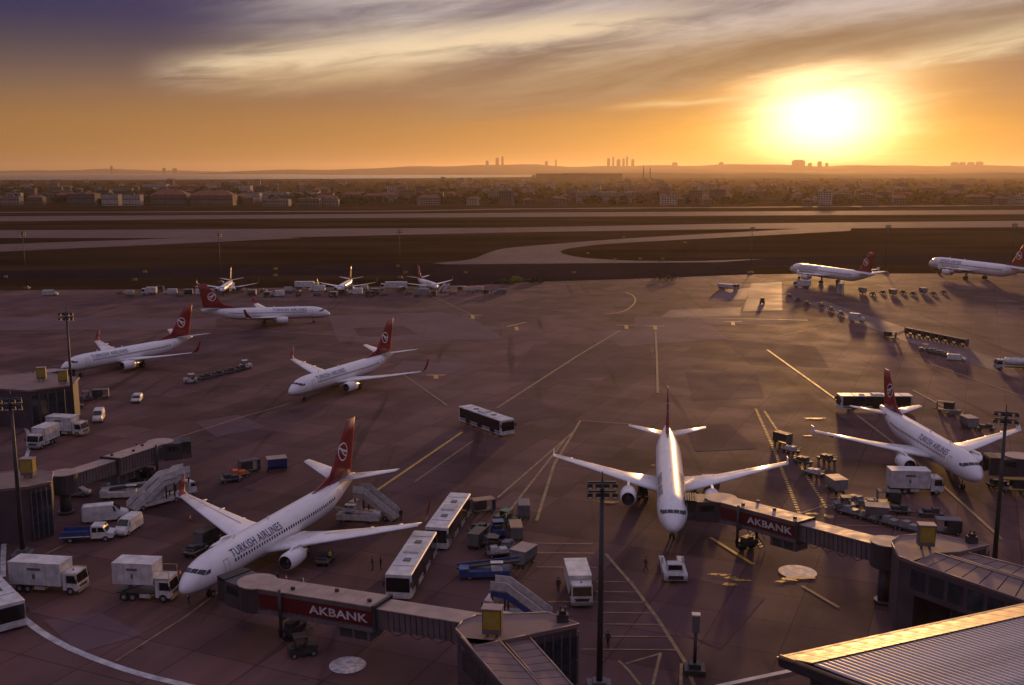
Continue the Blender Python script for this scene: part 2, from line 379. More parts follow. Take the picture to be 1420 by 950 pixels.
# repaired slabs of the apron, a little off-colour
SLAB1 = apron_mat('slab_light', (.115, .072, .078), (.165, .105, .112), 1, 24, .5, .3)
SLAB2 = apron_mat('slab_dark', (.066, .036, .041), (.125, .070, .074), 1, 24, .55, .3)
apron = bpy.data.objects['apron']
slabs = [((0, 440), (300, 441), (300, 456), (0, 458), 1), ((455, 438), (640, 432), (700, 470), (470, 474), 1), ((300, 452), (420, 450), (400, 468), (285, 470), 2),
         ((740, 478), (900, 476), (910, 520), (700, 530), 2), ((1000, 470), (1130, 480), (1150, 510), (1040, 506), 2), ((950, 515), (1050, 520), (1060, 552), (960, 556), 2),
         ((490, 455), (560, 452), (580, 464), (500, 468), 2), ((590, 430), (690, 424), (800, 434), (690, 446), 2), ((830, 460), (980, 448), (1010, 470), (860, 480), 1),
         ((0, 410), (170, 408), (150, 424), (0, 428), 2), ((560, 500), (650, 506), (610, 524), (540, 516), 1), ((880, 440), (1100, 432), (1110, 447), (880, 455), 1),
         ((640, 560), (740, 552), (790, 575), (690, 590), 2), ((950, 590), (1010, 588), (1050, 622), (965, 626), 2), ((270, 585), (330, 575), (370, 592), (300, 606), 1),
         ((960, 800), (1060, 830), (1000, 900), (900, 860), 2), ((60, 860), (140, 850), (200, 880), (110, 905), 1)]
for i, (a, b, c, d, k) in enumerate(slabs):
    z = .033 + .0016 * i
    sheet('slab', [G(*p, z) for p in (a, b, c, d)], [(0, 1, 2, 3)], SLAB1 if k == 1 else SLAB2, None, apron)

SHEEN = apron_mat('sun_sheen_slab', (.095, .058, .060), (.165, .100, .100), 1, 24, .40, .5, spec=.24)  # low sun's sheen on the far apron, put into a paler, glossier slab colour
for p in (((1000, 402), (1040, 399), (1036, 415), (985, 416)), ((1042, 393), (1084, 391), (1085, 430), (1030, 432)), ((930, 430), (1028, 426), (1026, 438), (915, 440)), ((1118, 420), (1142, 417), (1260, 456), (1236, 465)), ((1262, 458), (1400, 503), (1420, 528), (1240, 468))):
    sheet('slab', [G(*q, .064) for q in p], [(0, 1, 2, 3)], SHEEN, None, apron)

# painted lines: each a thin sheet of its own under the apron
LZ = [0]
def line(pts, w, m=None, dash=None, sm=0):
    LZ[0] += 1; z = .068 + .004 * (LZ[0] % 6)
    P = [Vector((p[0], p[1])) for p in pts]
    if sm: P = smooth_line(P, sm)
    P = [G(p.x, p.y, z) for p in P]
    def strip(Q):
        v = []
        for i, p in enumerate(Q):
            d = (Q[min(i + 1, len(Q) - 1)] - Q[max(i - 1, 0)]).normalized(); nn = Vector((-d.y, d.x, 0)) * w / 2; v += [p + nn, p - nn]
        return v, [(2 * i, 2 * i + 1, 2 * i + 3, 2 * i + 2) for i in range(len(Q) - 1)]
    if dash:
        L = sum((b - a).length for a, b in zip(P, P[1:])); n = max(2, int(L / dash)); Q = resample(P, 2 * n); v, f = [], []
        for i in range(n):
            a, b = strip(Q[2 * i:2 * i + 2]); f += [tuple(k + len(v) for k in q) for q in b]; v += a
    else: v, f = strip(P)
    return sheet('painted_line', v, f, m or LINEY, None, apron)
# white service-road edges
line([(-40, 800), (-5, 828), (32, 857), (60, 878), (100, 900), (150, 920), (200, 936), (262, 951), (330, 968)], .75, LINEW, sm=5)
line([(-10, 570), (14, 578), (32, 590), (41, 606), (40, 622), (34, 640)], .6, LINEW, sm=5)
line([(14, 690), (9, 730), (5, 760), (4, 800)], .6, LINEW, sm=4)
line([(960, 960), (1010, 948), (1090, 931), (1160, 916)], .55, LINEW, sm=3)
# lead-in lines and stand markings
line([(521, 681), (641, 599)], .5); line([(690, 565), (800, 494), (860, 458)], .55, LINEG)
line([(575, 668), (656, 611)], .3, LINEG)
line([(160, 917), (260, 853), (330, 800)], .28, LINEG)
line([(805, 583), (768, 645), (744, 722)], .45, LINEG); line([(797, 597), (690, 690)], .35, LINEG); line([(786, 606), (716, 696), (690, 730)], .35, LINEG)
line([(805, 583), (876, 588)], .3, LINEG)
line([(840, 768), (878, 812), (912, 858), (950, 918), (962, 950)], .4, LINEG)
for i, (x0, x1, y) in enumerate(((738, 822, 753), (740, 824, 766), (745, 828, 786), (826, 880, 806), (826, 886, 820), (760, 898, 834), (828, 902, 849), (828, 915, 865), (828, 928, 882), (806, 940, 900))):
    line([(x0, y), (x1, y + 1)], .22, LINEG)
line([(858, 916), (872, 930), (892, 955)], .3, LINEG); line([(916, 905), (904, 955)], .3, LINEG); line([(868, 920), (916, 906)], .25, LINEG); line([(945, 920), (944, 955)], .3, LINEG)
line([(1064, 485), (1110, 518), (1163, 556)], .55); line([(1163, 556), (1255, 626), (1390, 748)], .45, LINEG)
line([(1048, 567), (1072, 620), (1108, 711)], .5, LINEY, dash=1.1); line([(1060, 570), (1100, 630), (1146, 704)], .45, LINEY, dash=1.1)
line([(1096, 716), (1146, 700), (1220, 716)], .35, LINEG); line([(1150, 690), (1215, 690)], .3, LINEG)
for y in (716, 728, 742): line([(1160, y), (1270, y + 2)], .25, LINEG)
line([(985, 745), (1044, 782)], .5); line([(1112, 812), (1163, 842)], .4, LINEG)
line([(1292, 505), (1420, 550)], .4, LINEG); line([(1266, 541), (1330, 575)], .5, LINEG)
line([(909, 458), (911, 500), (912, 545)], .5, LINEG)
line([(840, 436), (866, 431), (880, 420), (879, 411), (868, 405)], .55, LINEY, sm=5)
for x, y in ((908, 452), (868, 451), (1016, 446), (716, 453), (655, 437), (604, 520)):
    line([(x - 13, y), (x + 13, y - (x == 716) * 6)], .9); line([(x, y), (x + 1, y + 5)], 1.1)
line([(575, 400), (620, 420), (664, 441)], .4, LINEG); line([(235, 610), (330, 580), (400, 560)], .35, LINEG); line([(560, 520), (620, 562)], .35, LINEG)
line([(60, 770), (120, 740), (215, 690)], .25, LINEG); line([(930, 440), (1120, 444)], .6, LINEY); line([(1080, 466), (1180, 445), (1400, 515)], .4, LINEG)
line([(0, 462), (300, 455), (560, 470)], .35, LINEG); line([(950, 462), (1060, 470)], .3, LINEG)
# yellow blots and bars
def blot(px, py, rx, ry, seed):
    LZ[0] += 1; z = .100 + .004 * (LZ[0] % 3); c = G(px, py, z); r = random.Random(seed); n = 22; P = []
    for i in range(n):
        a = 2 * math.pi * i / n; k = r.uniform(.45, 1.1); P.append(c + Vector((rx * k * math.cos(a), ry * k * math.sin(a), 0)))
    return sheet('paint_blot', [c] + P, [(0, i + 1, (i + 1) % n + 1) for i in range(n)], BLOT, None, apron)
BLOT = mat('yellow_paint_spill', (.30, .17, .02), .55, var=.75, scale=2.2)
for i, b in enumerate(((844, 696, 1.6, .5), (990, 796, .9, .35), (1004, 797, .8, .3), (1015, 801, 1.0, .5), (1024, 804, 1.2, .45), (1036, 805, .7, .3), (1012, 810, .9, .6), (1082, 806, .9, .35), (1095, 803, 1.3, .7), (1110, 800, 1.1, .6), (1124, 801, .7, .4), (1130, 580, 2.6, .7), (1150, 716, .8, 1.2), (1124, 712, 1.2, .5), (908, 645, .8, .4), (1180, 700, 2.0, .5), (1120, 604, 1.2, .4))): blot(*b, i)
def disc(px, py, r, m):
    LZ[0] += 1; c = G(px, py, .096); P = [c + Vector((r * math.cos(a * math.pi / 16), r * math.sin(a * math.pi / 16), 0)) for a in range(32)]
    return sheet('painted_disc', P, [tuple(range(32))], m, None, apron)
DISC = mat('worn_white_disc', (.50, .47, .45), .6, var=.4, scale=1.6)
disc(482, 922, 1.75, DISC); disc(1106, 793, 2.2, DISC)

# water, hills and the far shore
def water_mat():
    m = bpy.data.materials.new('sea_water'); m.use_nodes = True; b = m.node_tree.nodes['Principled BSDF']
    b.inputs['Base Color'].default_value = (.03, .035, .04, 1); b.inputs['Roughness'].default_value = .22
    t = m.node_tree; n = t.nodes.new('ShaderNodeTexNoise'); n.inputs['Scale'].default_value = .08; n.inputs['Detail'].default_value = 6
    tc = t.nodes.new('ShaderNodeTexCoord'); t.links.new(tc.outputs['Object'], n.inputs['Vector'])
    bp = t.nodes.new('ShaderNodeBump'); bp.inputs['Strength'].default_value = .3; bp.inputs['Distance'].default_value = 1.0; t.links.new(n.outputs[0], bp.inputs['Height']); t.links.new(bp.outputs[0], b.inputs['Normal']); return m
sheet('sea', [(-37500, 5200, 1.5), (-2000, 5300, 1.5), (-600, 6600, 1.5), (300, 8200, 1.5), (500, 37500, 1.5), (-37500, 37500, 1.5)], [tuple(range(6))], water_mat())
HILL = mat('wooded_hill', (.05, .045, .03), .95, var=.3, scale=.004, spec=.1)
def hill(x0, x1, y, depth, prof, seed):
    rnd = random.Random(seed); nx, ny = 60, 7; P = []
    ph = [rnd.uniform(0, 6) for _ in range(6)]
    for j in range(ny):
        for i in range(nx):
            u = i / (nx - 1); v = j / (ny - 1); h = 0
            for (a, b), (c, d) in zip(prof, prof[1:]):
                if a <= u <= c: h = b + (d - b) * (u - a) / (c - a)
            h *= 1 + .10 * math.sin(u * 23 + ph[0]) + .07 * math.sin(u * 51 + ph[1]) + .05 * math.sin(u * 97 + ph[2] + v * 5)
            P.append((x0 + (x1 - x0) * u, y + depth * v, h * math.sin(math.pi * min(1, v * .9 + .05)) - 2))
    sheet('hills', P, [(j * nx + i, j * nx + i + 1, (j + 1) * nx + i + 1, (j + 1) * nx + i) for j in range(ny - 1) for i in range(nx - 1)], HILL)
hill(-4900, 10000, 14500, 4000, [(0, 5), (.06, 55), (.2, 100), (.34, 140), (.5, 130), (.7, 145), (.85, 115), (1, 95)], 3)
hill(150, 12000, 6600, 1600, [(0, 20), (.03, 34), (.5, 37), (1, 38)], 15)
hill(-2700, 8000, 12000, 2000, [(0, 3), (.1, 20), (.22, 40), (.4, 62), (.6, 50), (1, 50)], 5)
hill(-11000, -5200, 19000, 3000, [(0, 40), (.3, 55), (.55, 80), (.7, 65), (1, 20)], 8)
hill(7500, 22000, 15500, 4000, [(0, 90), (.3, 125), (.6, 110), (1, 130)], 12)

# air: one even box of pale haze round everything
def haze():
    m = bpy.data.materials.new('haze_air'); m.use_nodes = True; t = m.node_tree; t.nodes.clear()
    v = t.nodes.new('ShaderNodeVolumePrincipled'); v.inputs['Color'].default_value = (.93, .74, .52, 1); v.inputs['Density'].default_value = 3.7e-5; v.inputs['Anisotropy'].default_value = .58
    o = t.nodes.new('ShaderNodeOutputMaterial'); t.links.new(v.outputs[0], o.inputs['Volume'])
    mb = MB(); mb.b(-40000, 40000, -4000, 40000, -3, 300); me = mb.mesh('haze', m); o = link('haze', me); o['kind'] = 'stuff'
haze()

# ================================================================== airliners
TYPES = {
 '737': dict(L=38.6, R=1.88, zc=3.25, wing=[(1.0, 12.9, 8.2, 2.25, .13), (5.6, 16.2, 5.2, 2.75, .115), (11.5, 19.45, 3.3, 3.5, .105), (17.1, 22.5, 1.55, 4.35, .1)],
             eng=(4.83, 12.6, 4.3, 1.02, 1.72), fin=[(30.6, 7.0, 4.9), (36.7, 2.5, 12.75)], dorsal=26.8, hs=[(.6, 33.0, 4.4, 5.15), (7.1, 37.0, 1.5, 6.15)], logo=(35.15, 8.75, 1.25), gear=(20.0, 2.9, 5.0), winglet=True),
 '320': dict(L=37.4, R=1.98, zc=3.75, wing=[(1.0, 11.4, 7.8, 2.75, .13), (6.4, 14.8, 4.5, 3.3, .115), (11.5, 17.85, 3.0, 4.0, .105), (17.0, 21.1, 1.6, 4.7, .1)],
             eng=(5.75, 10.3, 4.4, 1.12, 2.05), fin=[(29.4, 6.3, 5.4), (34.3, 2.7, 12.2)], dorsal=27.6, hs=[(.6, 31.0, 3.9, 5.0), (6.2, 34.3, 1.5, 5.75)], logo=(33.2, 8.9, 1.2), gear=(17.7, 3.6, 5.1), winglet=False),
 '321': dict(L=44.3, R=1.98, zc=3.75, wing=[(1.0, 15.7, 7.8, 2.75, .13), (6.4, 19.1, 4.5, 3.3, .115), (11.5, 22.15, 3.0, 4.0, .105), (17.0, 25.4, 1.6, 4.7, .1)],
             eng=(5.75, 14.6, 4.4, 1.12, 2.05), fin=[(36.3, 6.3, 5.4), (41.2, 2.7, 12.2)], dorsal=34.5, hs=[(.6, 37.9, 3.9, 5.0), (6.2, 41.2, 1.5, 5.75)], logo=(40.1, 8.9, 1.2), gear=(22.0, 3.6, 5.1), winglet=False)}
NOSE = [(0, .03, -.68), (.12, .17, -.66), (.4, .34, -.60), (.9, .50, -.50), (1.6, .655, -.38), (2.4, .79, -.26), (3.4, .90, -.13), (4.6, .965, -.05), (6.2, 1, 0)]
TAIL = [(-13.5, 1, 0), (-11, .97, .05), (-8.5, .87, .25), (-6, .70, .56), (-3.6, .48, .93), (-1.8, .32, 1.19), (-.5, .20, 1.36), (0, .12, 1.40)]
def fus_at(T, s):
    st = NOSE + [(T['L'] + a, b, c) for a, b, c in TAIL]
    for (a, b, c), (d, e, f) in zip(st, st[1:]):
        if a <= s <= d:
            u = (s - a) / (d - a); return (b + (e - b) * u) * T['R'], T['zc'] + c + (f - c) * u
    return st[-1][1] * T['R'], T['zc'] + st[-1][2]
def fsurf(T, s, ang, off=.012):
    """point on the fuselage, ang in degrees from the top towards port (+)"""
    r, z = fus_at(T, s); a = R(ang); return (T['L'] / 2 - s, (r + off) * math.sin(a), z + (r + off) * math.cos(a))
def patch(mb, T, quad, n=4, off=.012):
    P = []
    for j in range(n + 1):
        for i in range(n + 1):
            u, v = i / n, j / n; w = [(1 - u) * (1 - v), u * (1 - v), u * v, (1 - u) * v]
            P.append(fsurf(T, sum(a * q[0] for a, q in zip(w, quad)), sum(a * q[1] for a, q in zip(w, quad)), off))
    mb.add(P, [(j * (n + 1) + i, j * (n + 1) + i + 1, (j + 1) * (n + 1) + i + 1, (j + 1) * (n + 1) + i) for j in range(n) for i in range(n)], True)
def foil(x0, chord, y, z, t, vertical=False, n=6):
    pts = []
    for k in range(n + 1):
        u = (1 - math.cos(math.pi * k / n)) / 2; th = 5 * t * chord * (.2969 * math.sqrt(u) - .126 * u - .3516 * u * u + .2843 * u ** 3 - .1015 * u ** 4); pts.append((u, th))
    ring = [(u, th) for u, th in pts] + [(u, -th) for u, th in reversed(pts[1:-1])]
    if vertical: return [(x0 - u * chord, th, z) for u, th in ring]
    return [(x0 - u * chord, y, z + th) for u, th in ring]
FUSMAT = None
def fus_mat():
    m = bpy.data.materials.new('fuselage_paint'); m.use_nodes = True; t = m.node_tree; b = t.nodes['Principled BSDF']
    tc = t.nodes.new('ShaderNodeTexCoord'); sp = t.nodes.new('ShaderNodeSeparateXYZ'); t.links.new(tc.outputs['Object'], sp.inputs[0])
    n = t.nodes.new('ShaderNodeTexNoise'); n.inputs['Scale'].default_value = .7; n.inputs['Detail'].default_value = 5; t.links.new(tc.outputs['Object'], n.inputs['Vector'])
    nz = S(t, n.outputs[0]); z = S(t, sp.outputs[2]); x = S(t, sp.outputs[0])
    c = cmix(t, nz.step(.3, .7), (.76, .76, .76), (.82, .82, .82))
    ring = ((x * .5).op('FRACT') - .5).op('ABSOLUTE').step(.488, .497)
    c = cmix(t, ring * .35, c, (.5, .5, .5))
    g_ = t.nodes.new('ShaderNodeMapping'); g_.inputs['Scale'].default_value = (.25, 1.6, .5); t.links.new(tc.outputs['Object'], g_.inputs[0])
    n6 = t.nodes.new('ShaderNodeTexNoise'); n6.inputs['Scale'].default_value = 1.3; n6.inputs['Detail'].default_value = 7; t.links.new(g_.outputs[0], n6.inputs['Vector'])
    c = cmix(t, S(t, n6.outputs[0]).step(.5, .75) * .3, c, (.52, .49, .46))
    c = cmix(t, z.step(2.35, 2.25), c, (.47, .48, .50))
    t.links.new(c.k, b.inputs['Base Color']); b.inputs['Roughness'].default_value = .34; b.inputs['Coat Weight'].default_value = .25; return m
FUS = fus_mat()

def airliner(kind, label, nose=None, head=270.0, loc=None, scale=1.0, group=None, detail=True):
    T = TYPES[kind]; L, Rr = T['L'], T['R']; X = lambda s: L / 2 - s
    fwd = Vector((math.cos(R(head)), math.sin(R(head)), 0))
    if loc is None: loc = Vector(nose[:2] + (0,)) - fwd * L / 2 * scale
    loc = Vector((loc[0], loc[1], .03))
    a = thing('airliner', label, 'airplane', loc, head, group, scale)
    K = lambda n: ('air', kind, n)
    def fus(m):
        st = NOSE + [(s, 1, 0) for s in (9, 13, 17, 21)] + [(L + p, q, r) for p, q, r in TAIL]; n = 36
        m.loft([[(X(s), Rr * f * math.sin(2 * math.pi * i / n), T['zc'] + d + Rr * f * math.cos(2 * math.pi * i / n)) for i in range(n)] for s, f, d in st])
    body = part(a, 'fuselage', K('fus'), fus, FUS)
    def fairing(m):
        s0, s1 = T['wing'][0][1] - 1.5, T['wing'][0][1] + T['wing'][0][2] + 2.2; n = 20; rg = []
        for u, f in ((0, .25), (.12, .75), (.3, 1), (.7, 1), (.88, .75), (1, .2)):
            rg.append([(X(s0 + (s1 - s0) * u), 1.75 * f * math.cos(2 * math.pi * i / n), T['zc'] - Rr * .62 + .85 * f * math.sin(2 * math.pi * i / n)) for i in range(n)])
        m.loft(rg)
    part(body, 'belly_fairing', K('fair'), fairing, BELLY)
    # flight deck glazing
    for q, Q in enumerate((((1.5, 1.2), (1.68, 31), (2.28, 29), (2.05, 1.2)), ((1.71, 33), (2.25, 62), (2.85, 53), (2.31, 31)), ((2.32, 64), (3.1, 70), (3.35, 58), (2.93, 54)))):
        for sg in (1, -1):
            part(body, 'windscreen_pane', K(('ws', q, sg)), lambda m: patch(m, T, [(s, sg * g) for s, g in Q], 3, .015), GLASS)
    # rows of cabin windows
    for sg in (1, -1):
        def wins(m):
            s = 7.2
            while s < L - 8.5:
                patch(m, T, [(s, sg * 72), (s + .26, sg * 72), (s + .26, sg * 83), (s, sg * 83)], 1, .014); s += .53
        part(body, 'cabin_windows', K(('win', sg)), wins, GLASS, kind='stuff')
        for ds in (5.3, L - 7.4):
            def door(m):
                for q in (((ds, 57), (ds + .86, 57), (ds + .86, 59), (ds, 59)), ((ds, 112), (ds + .86, 112), (ds + .86, 114), (ds, 114)), ((ds, 57), (ds + .05, 57), (ds + .05, 114), (ds, 114)), ((ds + .81, 57), (ds + .86, 57), (ds + .86, 114), (ds + .81, 114))):
                    patch(m, T, [(s, sg * g) for s, g in q], 4, .016)
            part(body, 'door', K(('door', sg, ds)), door, MID)
    # titles wrapped onto the skin
    for sg in (1, -1):
        key = K(('title', sg))
        if key not in CACHE:
            v, f = text_mesh('TURKISH AIRLINES', .98, .018, 1.12)
            bm = bmesh.new(); vs = [bm.verts.new((p[0], p[1], 0)) for p in v]
            for q in f:
                try: bm.faces.new([vs[i] for i in q])
                except ValueError: pass
            for h in (.2, .4, .6, .8): bmesh.ops.bisect_plane(bm, geom=bm.verts[:] + bm.edges[:] + bm.faces[:], plane_co=(0, h, 0), plane_no=(0, 1, 0))
            w = max(p[0] for p in v); s0 = 7.0; k = 10.2 / w
            for p in bm.verts:
                u = p.co.x * k; s = s0 + u if sg > 0 else s0 + 10.2 - u
                p.co = fsurf(T, s, sg * (66 - math.degrees(p.co.y / Rr)), .03)
            me = bpy.data.meshes.new('title_lettering'); bm.to_mesh(me); bm.free(); me.materials.append(PBLUE); CACHE[key] = me
        link('title_lettering', CACHE[key], body)
    # wings, flap fairings, winglets
    for sg, nm in ((1, 'port'), (-1, 'starboard')):
        def wing(m): m.loft([foil(X(s), c, sg * y, z, t) for y, s, c, z, t in T['wing']])
        w = part(a, 'wing', K(('wing', sg)), wing, WHITE)
        def slat(m):
            (y1, s1, c1, z1, t1), (y2, s2, c2, z2, t2) = T['wing'][1], T['wing'][3]
            for u0, u1 in ((.02, .98),):
                P = []
                for u in (u0, u1):
                    y, s, c, z, t = (p + (q - p) * u for p, q in zip(T['wing'][1], T['wing'][3])); P.append((X(s + c * .63), sg * y, z + t * c * .29 + .05)); P.append((X(s + c * .66), sg * y, z + t * c * .27 + .05))
                m.add(P, [(0, 1, 3, 2)])
        part(w, 'flap_gap', K(('gap', sg)), slat, MID)
        for i, u in enumerate((.12, .45, .75)):
            y, s, c, z, t = (p + (q - p) * u for p, q in zip(T['wing'][1], T['wing'][3]))
            def canoe(m): m.lathe((0, 0, 0), [(1.6, .03), (1.1, .2), (.2, .27), (-.9, .2), (-1.5, .03)], 8)
            part(w, 'flap_fairing', K('canoe'), canoe, BELLY, (X(s + c * .8), sg * y, z - .22))
        y, s, c, z, t = T['wing'][3]
        if T['winglet']:
            def wl(m):
                m.loft([foil(X(s), c, sg * y, z, .09), [(p[0], p[1], p[2]) for p in foil(X(s + .35), c * .86, sg * (y + .42), z + .3, .08)], foil(X(s + 1.0), c * .66, sg * (y + .62), z + 1.1, .07), foil(X(s + 1.75), c * .4, sg * (y + .75), z + 2.5, .06)])
            part(w, 'winglet', K(('wl', sg)), wl, PRED)
        else:
            def wl(m): m.xprism([(X(s + .1), z), (X(s + .7), z + .75), (X(s + 1.9), z + .75), (X(s + 1.75), z), (X(s + 1.7), z - .6), (X(s + .8), z - .6)], sg * (y - .02), sg * (y + .05))
            part(w, 'wingtip_fence', K(('wl', sg)), wl, WHITE)
        # engine
        ey, es, el, er, ez = T['eng']
        def nac(m):
            n = 24; pr = [(0, er * .80), (-.12, er * .92), (-.5, er), (-el * .45, er * 1.02), (-el * .78, er * .86), (-el * .80, er * .72)]
            m.loft([[(X(es) + x, r * math.cos(2 * math.pi * i / n), ez + r * math.sin(2 * math.pi * i / n)) for i in range(n)] for x, r in pr], cap0=False)
        e = part(a, 'engine', K('nac'), nac, WHITE, (0, sg * ey, 0))
        def duct(m):
            n = 24; pr = [(0.004, er * .80), (-.25, er * .74), (-.9, er * .76), (-.92, .1)]
            m.loft([[(X(es) + x, r * math.cos(2 * math.pi * i / n), ez + r * math.sin(2 * math.pi * i / n)) for i in range(n)] for x, r in pr], cap0=False)
        part(e, 'intake', K('duct'), duct, CHARC)
        part(e, 'spinner', K('spin'), lambda m: m.lathe((X(es) - .9, 0, ez), [(.55, .02), (.35, .16), (0, .3)], 12), GREY)
        part(e, 'exhaust_cone', K('exh'), lambda m: m.lathe((X(es), 0, ez), [(-el * .79, er * .6), (-el * .98, er * .45), (-el, er * .3), (-el * 1.18, .05)], 16), STEEL)
        wz = T['wing'][1][3]
        part(e, 'pylon', K('pyl'), lambda m: m.xprism([(X(es + .9), ez + er * .85), (X(es + 1.6), ez + er + .35), (X(es + 4.2), wz + .05), (X(es + 6.0), wz - .15), (X(es + 4.4), ez + er * .3), (X(es + 3.4), ez + er * .5)], -.16, .16), WHITE)
        # tailplane
        def hst(m): m.loft([foil(X(s), c, sg * y, z, .09) for y, s, c, z in T['hs']])
        part(a, 'tailplane', K(('hs', sg)), hst, WHITE)
        gs, gy, _ = T['gear']
        part(a, 'main_gear_leg', K('mg'), lambda m: (m.tube((0, 0, .5), (0, 0, 2.6), .14), m.b(-.15, .15, -.5, .5, .47, .63), m.b(-.5, -.45, -.3, .3, .9, 2.3)), STEEL, (X(gs), sg * gy, 0))
        for dy in (-.42, .42): wheel(a, X(gs), sg * gy + dy, .56, .38)
    part(a, 'nose_gear_leg', K('ng'), lambda m: (m.tube((0, 0, .35), (0, 0, 2.2), .1), m.tube((0, -.3, .38), (0, .3, .38), .07)), STEEL, (X(T['gear'][2]), 0, 0))
    for dy in (-.24, .24): wheel(a, X(T['gear'][2]), dy, .38, .22)
    # fin
    (fs, fc, fz), (ts, tcd, tz) = T['fin']
    def fin(m):
        m.loft([foil(X(fs + (ts - fs) * u), fc + (tcd - fc) * u, 0, fz + (tz - fz) * u, .10 - .01 * u, True) for u in (0, .25, .5, .75, 1)])
        d = T['dorsal']; r, z = fus_at(T, d)
        m.xprism([(X(d), z + r - .1), (X(fs + .9), fz + 1.35), (X(fs + 2.0), fz + 1.35), (X(fs + 2.0), fz)], -.12, .12)
    f = part(a, 'tail_fin', K('fin'), fin, PRED)
    part(f, 'rudder_gap', K('rud'), lambda m: [m.add([(X(fs + fc * .7), sg * .36, fz + .5), (X(fs + fc * .715), sg * .36, fz + .5), (X(ts + tcd * .715), sg * .15, tz - .3), (X(ts + tcd * .7), sg * .15, tz - .3)], [(0, 1, 2, 3)]) for sg in (1, -1)], CHARC)
    ls, lz, lr = T['logo']
    def finy(x, z):
        u = (z - fz) / (tz - fz); c = fc + (tcd - fc) * u; s = max(.02, min(.98, (L / 2 - x - (fs + (ts - fs) * u)) / c))
        return 5 * .097 * c * (.2969 * math.sqrt(s) - .126 * s - .3516 * s * s + .2843 * s ** 3 - .1015 * s ** 4)
    def emblem(m):
        for sg in (1, -1):
            n = 36; P = []; F = []
            for i in range(n):           # the white ring
                an = 2 * math.pi * i / n
                for k in (1.0, .86): x, z = X(ls) + lr * k * math.cos(an), lz + lr * k * math.sin(an); P.append((x, sg * (finy(x, z) + .02), z))
            F = [(2 * i, 2 * i + 1, (2 * i + 3) % (2 * n), (2 * i + 2) % (2 * n)) for i in range(n)]
            m.add(P, F)
            # the long curved bird: two tapering blades crossing the ring
            for pts, wd in (([(-.95, -.15), (-.45, -.02), (.05, .16), (.5, .45), (.78, .62)], .30), ([(-.70, -.62), (-.25, -.42), (.2, -.05), (.5, .45)], .22)):
                P = []
                for j, (px_, pz_) in enumerate(pts):
                    w = wd * (.25 + .75 * math.sin(math.pi * (j + .6) / (len(pts) + .4)))
                    for dz in (-w / 2, w / 2): x, z = X(ls) + lr * px_, lz + lr * (pz_ + dz); P.append((x, sg * (finy(x, z) + .026), z))
                m.add(P, [(2 * j, 2 * j + 1, 2 * j + 3, 2 * j + 2) for j in range(len(pts) - 1)])
    part(f, 'tail_emblem', K('logo'), emblem, WHITE)
    part(a, 'antenna', K('ant'), lambda m: [m.xprism([(X(s), T['zc'] + Rr - .05), (X(s + .2), T['zc'] + Rr + .38), (X(s + .42), T['zc'] + Rr + .38), (X(s + .5), T['zc'] + Rr - .05)], -.03, .03) for s in (9.5, 16.5)], WHITE, kind='stuff')
    part(a, 'exhaust_outlet', K('apu'), lambda m: m.tube((X(L - .05), 0, T['zc'] + 1.4), (X(L + .12), 0, T['zc'] + 1.41), .17, n=12), CHARC)
    return a

airliner('737', 'white red-tailed airliner in the left foreground, nose against the jet bridge with the red panel', nose=(-35.0, 104.5), head=250.4)
airliner('737', 'white airliner with red winglets taxiing alone left of the middle, above the single bus', nose=(-44.6, 204.4), head=244.2)
airliner('321', 'white airliner seen head-on, nose above the pushback tug', nose=(19.8, 122.4), head=262.8)
airliner('320', 'white airliner at the right beside the white box truck, red fin before a bus', nose=(66.8, 143.7), head=271.9)
airliner('737', 'white red-tailed airliner parked far left behind the yellow-marked jet bridge', loc=(-91.5, 246.5), head=240)
airliner('737', 'white airliner seen side-on taxiing to the right, red fin at its left end', nose=(-56.6, 321.0), head=10.6)
airliner('321', 'white airliner parked far right with steps at its side, sunlit wing to its left', nose=(123, 459), head=112, scale=1.2)
airliner('321', 'large white airliner farthest right, tail cut off by the frame', nose=(192.6, 480), head=106, scale=1.38)
airliner('737', 'small distant jet on the far left stand, bright rounded nose above the taxiing airliner', nose=(-110, 392), head=276, scale=.67)
airliner('737', 'small distant jet in the middle of the far row beside the pale covered shed', nose=(-66, 396), head=268, scale=.67)
airliner('737', 'small distant jet on the right of the far row, turned slightly to the right', nose=(-29, 402), head=292, scale=.67)

